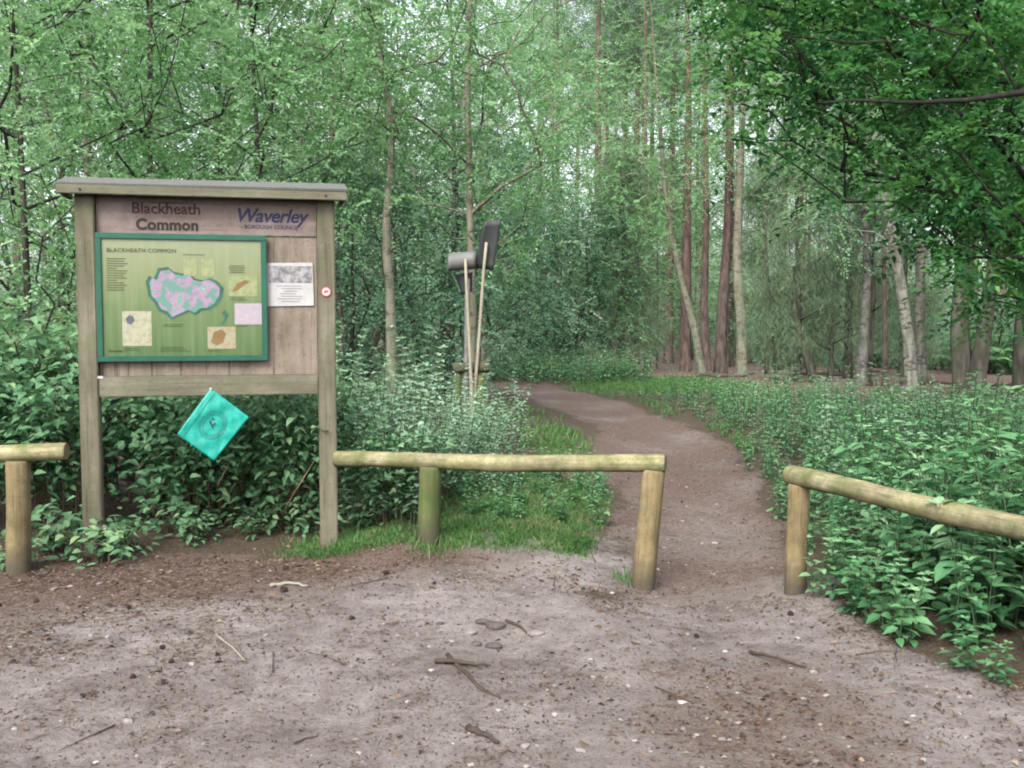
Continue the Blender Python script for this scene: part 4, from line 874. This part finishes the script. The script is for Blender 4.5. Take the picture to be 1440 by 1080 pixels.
# the pale birch trunk right of the board
Yd = 13.0; base = np.array([wx(487,Yd), Yd, 0]); prof = [(487,440),(484,360),(478,290),(484,210),(487,150),(476,90),(465,0),(462,-140)]
tr = np.array([at(px, py, Yd)-base for px, py in prof]); tr[0,2] = -.2
c = ell(110, (tr[-1][0], .2, 6.4), (1.9,1.8,2.6), 3.0, .3)
plant_tree('birch_tree', tree_meshes(tr, c, .085, 'pale_bark', 'birch_leaf', 120, .24, .07, .55, hang=.3, sag=.1), base[0], Yd, 0, 1, 'crooked pale birch trunk rising just right of the notice board', 'birch')
# thickets in the middle
for i, (px, Yd, k, s_, lab) in enumerate(((640,30,0,1.32,'grey-green bushy tree just right of the fire beaters'),(540,18.5,1,.95,'dark many-stemmed bushy tree behind the fire beaters'),(705,30.5,2,1.35,'small grey-green bushy tree where the path bends'),(430,15,2,1.0,'bushy tree just right of the notice board roof'),(592,27,1,1.1,'bushy tree in the second row behind the fire beaters'),(330,18,1,1.1,'bushy tree deep behind the notice board'),(60,17,1,1.15,'bushy tree deep behind the left barrier'))):
    plant_tree('bushy_tree', PT[k], wx(px, Yd), Yd, i*1.3, s_, lab, 'tree')
for i, (px, Yd, s_) in enumerate(((965,33,.42),(1005,37,.5),(1045,31,.34),(1085,36,.5),(1120,32,.38),(1155,35,.5),(1230,30,.45),(1262,34,.55),(930,40,.55),(860,42,.5))):
    plant_tree('understorey_bush', PT[i % 3], wx(px, Yd), Yd, i*1.1, (s_*1.3, s_*1.3, s_), 'low leafy green bush on the forest floor behind the right-hand trunks', 'bush', 'low bushes behind the right-hand trunks')
# hero pines along the far side of the path; trunk profile in photograph columns
def hero(name, label, cat, Yd, prof, r, bark, crown=None, leafm='needle'):
    b_ = np.array([wx(prof[0][0], Yd), Yd, gz1(wx(prof[0][0], Yd), Yd)]); tr = np.array([at(px, py, Yd)-b_ for px, py in prof]); tr[0,2] = -.2
    ext = tr[-1]+(tr[-1]-tr[-2])/np.linalg.norm(tr[-1]-tr[-2])*4.0; tr = np.vstack([tr, ext]); z = ext[2]; tb, lb = MB(), MB()
    if leafm == 'needle':
        c = ell(60, (ext[0], 0, z-.5), (2.0,2.0,2.4), None, .3); nd_ = 8; zz_ = R.uniform(3.5, z-2.5, nd_); a = R.uniform(0,6.28,nd_); xx_ = np.interp(zz_, tr[:,2], tr[:,0]); d = np.column_stack([xx_+np.cos(a)*R.uniform(.4,1.4,nd_), np.sin(a)*R.uniform(.4,1.4,nd_), zz_])
        limb_mesh(tb, grow(tr, np.concatenate([d,c]), r, step=.45, up=.1), 14); needle_tufts(lb, c, 260, .36, .17, .016, .5)
    else:
        c = ell(crown or 90, (ext[0], 0, z*.66), (1.7,1.7,z*.34), None, .3); limb_mesh(tb, grow(tr, c, r, step=.4), 14); clump_leaves(lb, c, 120, .3, .08, .5, hang=.3)
    T = thing(name, label, cat, b_); put('trunk', tb.mesh('trunk', [M[bark]]), T); put('crown', lb.mesh('crown', [M[leafm]]), T)
hero('pine_tree', 'tallest straight red-barked pine right of the path bend', 'pine', 31, [(850,458),(851,350),(852,250),(854,150),(853,60),(852,0)], .18, 'pine_bark')
hero('pine_tree', 'thin red pine just right of the tallest red pine', 'pine', 32, [(877,455),(873,380),(876,280),(876,180),(872,60)], .14, 'pine_bark')
hero('pine_tree', 'dark red pine trunk beside the pale green birch', 'pine', 30, [(893,462),(896,380),(902,300),(905,200),(908,60)], .185, 'pine_bark_low')
hero('birch_tree', 'pale green birch trunk right of the dark red pine', 'birch', 28.5, [(920,472),(920,410),(914,330),(917,240),(921,140),(922,60)], .165, 'pale_bark', leafm='birch_leaf')
hero('birch_tree', 'slender tan birch leaning left across the tallest red pine', 'birch', 29.5, [(872,460),(862,410),(846,350),(832,290),(824,230),(818,150)], .125, 'pale_bark', leafm='birch_leaf')
hero('pine_tree', 'upper red pine trunk above the thicket left of the path bend', 'pine', 36, [(742,440),(744,330),(742,220),(741,100),(743,0)], .20, 'pine_bark')
hero('pine_tree', 'thin bare pine left of the leaning birch', 'pine', 35, [(803,437),(803,330),(800,200),(801,80),(800,0)], .13, 'pine_bark')
hero('pine_tree', 'broad dark pine trunk left of the path end', 'pine', 38, [(784,442),(784,380),(787,280),(790,150)], .26, 'pine_bark_low')
hero('pine_tree', 'short-looking dark pine trunk behind the path end', 'pine', 44, [(806,437),(806,380),(808,280),(809,150)], .22, 'pine_bark_low')
hero('pine_tree', 'dark pine trunk half hidden behind the bushy tree at the bend', 'pine', 40, [(753,440),(752,380),(754,280),(752,150)], .25, 'pine_bark_low')
hero('birch_tree', 'dark slim birch standing behind the nettles right of centre', 'birch', 24, [(1067,482),(1072,420),(1076,340),(1072,250),(1078,120)], .13, 'grey_bark', leafm='thicket_leaf')
hero('birch_tree', 'pale speckled birch leaning left behind the nettles', 'birch', 22.5, [(1131,490),(1127,420),(1115,340),(1102,270),(1090,210),(1078,120)], .15, 'birch_bark', leafm='birch_leaf')
hero('birch_tree', 'pale grey birch upright right of the leaning speckled birch', 'birch', 25, [(1143,480),(1140,400),(1142,300),(1140,200),(1144,100)], .15, 'birch_bark', leafm='birch_leaf')
hero('birch_tree', 'thick dark cracked trunk at the right above the nettles', 'birch', 19, [(1196,500),(1192,440),(1190,390),(1198,320),(1202,220),(1210,100)], .20, 'dark_bark', leafm='thicket_leaf')
hero('birch_tree', 'second thick dark trunk leaning right beside the first', 'birch', 18.8, [(1208,502),(1214,450),(1222,400),(1230,340),(1248,220)], .17, 'dark_bark', leafm='thicket_leaf')
hero('birch_tree', 'dark trunk at the right edge of the picture', 'birch', 19.5, [(1268,500),(1266,430),(1272,340),(1280,200)], .17, 'dark_bark', leafm='thicket_leaf')
hero('young_tree', 'thin bare sapling trunk behind the nettles left of the speckled birch', 'tree', 23.5, [(1098,484),(1098,420),(1096,340),(1098,220)], .07, 'pine_bark_low', leafm='thicket_leaf', crown=40)
# leaning dark stem and bare poles
def pole(label, Yd, prof, r, bark='dark_bark'):
    b_ = np.array([wx(prof[0][0], Yd), Yd, 0]); b_[2] = gz1(b_[0], Yd); mb = MB(); tr = np.array([at(px, py, Yd)-b_ for px, py in prof]); tr[0,2] = -.1
    s = np.linspace(0,1,12); P = np.column_stack([np.interp(s, np.linspace(0,1,len(tr)), tr[:,j]) for j in range(3)]); P[1:] += R.normal(0,.015,(11,3)); tube(mb, P, np.linspace(r, r*.4, 12), 9, wob=.05)
    for q in range(3):
        i = int(R.integers(5,11)); a = R.uniform(0,6.28); L_ = R.uniform(.4,1.0); tube(mb, [P[i], P[i]+np.array([math.cos(a)*L_*.5, math.sin(a)*L_*.5, L_*.25]), P[i]+np.array([math.cos(a)*L_, math.sin(a)*L_, L_*.4])], [r*.3,r*.2,r*.1], 5)
    tag(put('bare_tree', mb.mesh('bare_tree', [M[bark]]), None, b_), label, 'bare tree')
pole('dark bare stem leaning left in the gap behind the nettles', 25, [(1011,478),(1002,445),(992,415),(985,385),(985,330)], .13)
pole('thin dark stick stem left of the leaning dark stem', 25, [(962,474),(960,440),(958,400),(952,330)], .05)
pole('thin stem crossing beside the leaning dark stem', 25.5, [(975,474),(984,450),(990,420),(994,380)], .04)
pole('thin upright stem between the two dark birches', 24, [(1080,482),(1081,420),(1083,330),(1084,250)], .05, 'pine_bark_low')
pole('short dark stem right of the leaning dark stem', 25, [(1027,478),(1030,450),(1032,425),(1034,380)], .08)
pole('thin stem just right of the pale green birch', 29, [(952,468),(949,420),(950,340),(952,240)], .07, 'pine_bark_low')
# feathery drooping conifers in the middle right
for i, (px, Yd, k, s_, lab) in enumerate(((990,25.5,0,1.0,'soft grey-green feathery conifer with drooping twigs right of the pale birch'),(1052,26,1,1.15,'soft feathery conifer left of the slim dark birch'),(1118,27,0,.9,'soft feathery conifer behind the speckled birch'),(770,31,1,1.1,'feathery conifer behind the bend of the path'),(830,40,0,1.0,'feathery conifer between the red pines'),(945,38,0,1.05,'feathery conifer deep behind the pale green birch'))):
    plant_tree('feathery_conifer', PF[k], wx(px, Yd), Yd, i*1.7, s_, lab, 'conifer')
# wood behind: pines, broadleaved trees, undergrowth trees
occ = []
def free(x, y, d):
    for a, b_ in occ:
        if (a-x)**2+(b_-y)**2 < d*d: return False
    occ.append((x, y)); return True
cnt = 0
while cnt < 50:
    Yd = R.uniform(34, 80); x = R.uniform(-.62, .66)*Yd
    if free(x, Yd, 2.2):
        s_ = R.uniform(.85,1.2); plant_tree('pine_tree', PP[cnt % 3], x, Yd, R.uniform(0,6.28), (s_*R.uniform(.8,1.1),)*2+(s_,), 'slim red-barked pine standing deep in the wood', 'pine', 'pines deep in the wood'); cnt += 1
cnt = 0
while cnt < 14:
    Yd = R.uniform(34, 50); x = wx(R.uniform(640, 1230), Yd)
    if free(x, Yd, 2.0): plant_tree('pine_tree', PP[cnt % 3], x, Yd, R.uniform(0,6.28), (.62,.62,1.05), 'slim grey-brown pine trunk in the open wood right of the path bend', 'pine', 'slim pines right of the path bend'); cnt += 1
cnt = 0
while cnt < 24:
    Yd = R.uniform(30, 85); x = R.uniform(-.62, .66)*Yd
    if Yd < 46 and -.1 < x/Yd < .42: continue
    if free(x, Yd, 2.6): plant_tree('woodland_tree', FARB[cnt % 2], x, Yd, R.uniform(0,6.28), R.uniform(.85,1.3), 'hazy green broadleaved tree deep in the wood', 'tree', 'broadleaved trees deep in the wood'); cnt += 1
cnt = 0
while cnt < 44:
    Yd = R.uniform(44, 90); x = R.uniform(-.62, .66)*Yd
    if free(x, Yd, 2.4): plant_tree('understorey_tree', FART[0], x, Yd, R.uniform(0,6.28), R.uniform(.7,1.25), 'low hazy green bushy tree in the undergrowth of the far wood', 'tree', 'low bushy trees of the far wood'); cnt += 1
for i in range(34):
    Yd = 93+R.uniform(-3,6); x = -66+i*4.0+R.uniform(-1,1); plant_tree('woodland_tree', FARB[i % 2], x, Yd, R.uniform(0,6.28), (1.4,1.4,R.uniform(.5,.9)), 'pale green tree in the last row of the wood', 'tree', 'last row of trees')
for px, Yd, L_, lab in ((900,27,1.6,'fallen branch lying on the forest floor beside the pale green birch'),(1040,27.5,2.2,'fallen branch lying behind the nettles below the feathery conifers'),(1165,24,1.8,'fallen branch lying left of the thick dark trunks'),(1240,23,1.5,'fallen branch lying right of the thick dark trunks')):
    x = wx(px, Yd); a = R.uniform(-.5,.5); pp = [(x+math.cos(a)*L_*q, Yd+math.sin(a)*L_*q) for q in (-.5,-.2,.2,.5)]; stick('fallen_branch', [(u, v, gz1(u, v)+.05+.08*(i == 3)) for i, (u, v) in enumerate(pp)], .05, M['twig'], lab, 'branch')
# bracken
def bracken_mesh():
    mb = MB()
    for i in range(8):
        a = i*.785+R.normal(0,.2); L = R.uniform(.7,1.1); s = np.linspace(0,1,9); h = R.uniform(.5,.9); d = np.array([math.cos(a), math.sin(a)])
        P = np.column_stack([d[0]*L*s**1.3, d[1]*L*s**1.3, h*np.sin(s*2.0)]); tube(mb, P, np.linspace(.008,.002,9), 4, 1, cap=False)
        k = 15; u = np.linspace(.25,1,k); Q = np.column_stack([np.interp(u, s, P[:,j]) for j in range(3)]); sd = np.array([-d[1], d[0], 0])
        for sg in (-1, 1): leaves(mb, Q, np.tile(sd*sg+np.array([d[0]*.35, d[1]*.35, -.1]), (k,1)), np.tile([0,0,1.], (k,1))+R.normal(0,.15,(k,3)), .38*np.sin((1.08-u)*2.3)+.04, .075, np.clip(R.normal(.5,.15,k),0,1), 0, .1)
    return mb.mesh('bracken', [M['bracken_leaf'], M['stem']])
BK = [bracken_mesh() for _ in range(3)]; k = 0
for i in range(400):
    Yd = R.uniform(29, 46); px = R.uniform(930, 1330)
    if k >= 170 or R.uniform() > .45+.55*sst(1000,1150,px): continue
    if Yd < np.interp(px, [930,1060,1180,1200,1330], [38,36,33,27,25]): continue
    x = wx(px, Yd); o_ = put('bracken', BK[k % 3], None, (x, Yd, gz1(x, Yd)-.02), (0,0,R.uniform(0,6.28))); s_ = R.uniform(.8,1.3); o_.scale = (s_,s_,s_); k += 1
    tag(o_, 'bright green bracken fern on the forest floor beyond the right-hand trunks', 'bracken', 'bracken beyond the trunks')

# ------------------------------------------------------------------ overhanging oak at the right
OB = np.array([6.9, 8.2, 0]); OB[2] = gz1(OB[0], OB[1]); cl_ = []
poly = [(875,-60),(893,40),(908,105),(890,150),(900,190),(930,205),(960,170),(985,215),(1020,225),(1060,262),(1095,235),(1130,255),(1165,285),(1205,325),(1270,365),(1340,390),(1340,-60)]
def inpoly(x, y):
    c = False; j = len(poly)-1
    for i in range(len(poly)):
        (xi, yi), (xj, yj) = poly[i], poly[j]
        if (yi > y) != (yj > y) and x < (xj-xi)*(y-yi)/(yj-yi)+xi: c = not c
        j = i
    return c
while len(cl_) < 440:
    px, py = R.uniform(870,1400), R.uniform(-130,480)
    dens = .75+.25*sst(1000,1230,px)-.5*sst(150,300,py)-.35*sst(120,420,py)*sst(1250,1050,px)+.35*sst(120,0,py)
    if (inpoly(px, max(py,-55)) or px > 1335) and R.uniform() < dens: Yd = R.uniform(6.6, 9.8); cl_.append(at(px, py, Yd)-OB)
for i in range(75):
    px = R.uniform(1165, 1330); py = R.uniform(215, 300+110*float(sst(1165, 1275, px))); cl_.append(at(px, py, R.uniform(6.8, 9.4))-OB)
for i in range(40): cl_.append(at(R.uniform(900, 1270), R.uniform(-20, 110), R.uniform(7.5, 9.8))-OB)
cl_ = np.array(cl_); lim = np.array([at(x, y, 6.3)-OB for x, y in ((1420,95),(1330,108),(1265,115),(1200,124),(1130,127),(1060,124),(1020,127))])
tb, lb = MB(), MB(); G = grow([(0,0,-.2),(0.05,0,1.5),(-.1,-.1,3),(-.35,-.2,4.6),(-.6,-.3,6.4)], cl_, .24, step=.3, up=.15); limb_mesh(tb, G, 16)
tube(tb, np.vstack([[-.15,-.1,3.1], lim]), np.linspace(.030,.005,8), 8, wob=.05)
clump_leaves(lb, cl_, 85, .15, .068, .42, .19, aspect=.58)
T = thing('oak_tree', 'dark overhanging oak with a long bare limb at the upper right', 'oak', OB); put('trunk', tb.mesh('trunk', [M['oak_bark']]), T); put('crown', lb.mesh('crown', [M['oak_leaf']]), T)

# ------------------------------------------------------------------ camera, light
cam = bpy.data.cameras.new('camera'); co = bpy.data.objects.new('camera', cam); C.objects.link(co); S.camera = co
co.location = (0,0,CAMZ); co.rotation_euler = (math.pi/2-PITCH, 0, 0); cam.sensor_width = 36; cam.lens = 36*FPX/1270; cam.clip_end = 1000
W = bpy.data.worlds.new('World'); S.world = W; W.use_nodes = True; t = W.node_tree; bg = t.nodes['Background']
sk = t.nodes.new('ShaderNodeTexSky'); sk.sky_type = 'NISHITA'; sk.sun_disc = False; sk.sun_elevation = RAD(44); sk.sun_rotation = RAD(202); sk.air_density = 1; sk.dust_density = 3
hs = t.nodes.new('ShaderNodeHueSaturation'); hs.inputs['Saturation'].default_value = .30
t.links.new(sk.outputs[0], hs.inputs['Color']); t.links.new(hs.outputs[0], bg.inputs[0]); bg.inputs[1].default_value = .40
sd = bpy.data.lights.new('sun', 'SUN'); sd.energy = 4.0; sd.angle = RAD(30); sd.color = (1,.97,.92); so_ = bpy.data.objects.new('sun', sd); C.objects.link(so_)
az, el_ = RAD(202), RAD(44); dv = Vector((math.sin(az)*math.cos(el_), math.cos(az)*math.cos(el_), math.sin(el_))); so_.rotation_euler = dv.to_track_quat('Z', 'Y').to_euler(); so_.location = dv*40
S.view_settings.view_transform = 'Standard'; S.view_settings.look = 'None'; S.view_settings.exposure = 0
cy = S.cycles; cy.max_bounces = 4; cy.diffuse_bounces = 3; cy.glossy_bounces = 1; cy.transmission_bounces = 2; cy.use_adaptive_sampling = True; cy.adaptive_threshold = .04; cy.use_fast_gi = True; cy.fast_gi_method = 'REPLACE'; cy.ao_bounces_render = 1; W.light_settings.distance = .9; W.light_settings.ao_factor = 1.0; cy.use_denoising = True; cy.filter_width = 2.0; cy.caustics_reflective = False; cy.caustics_refractive = False
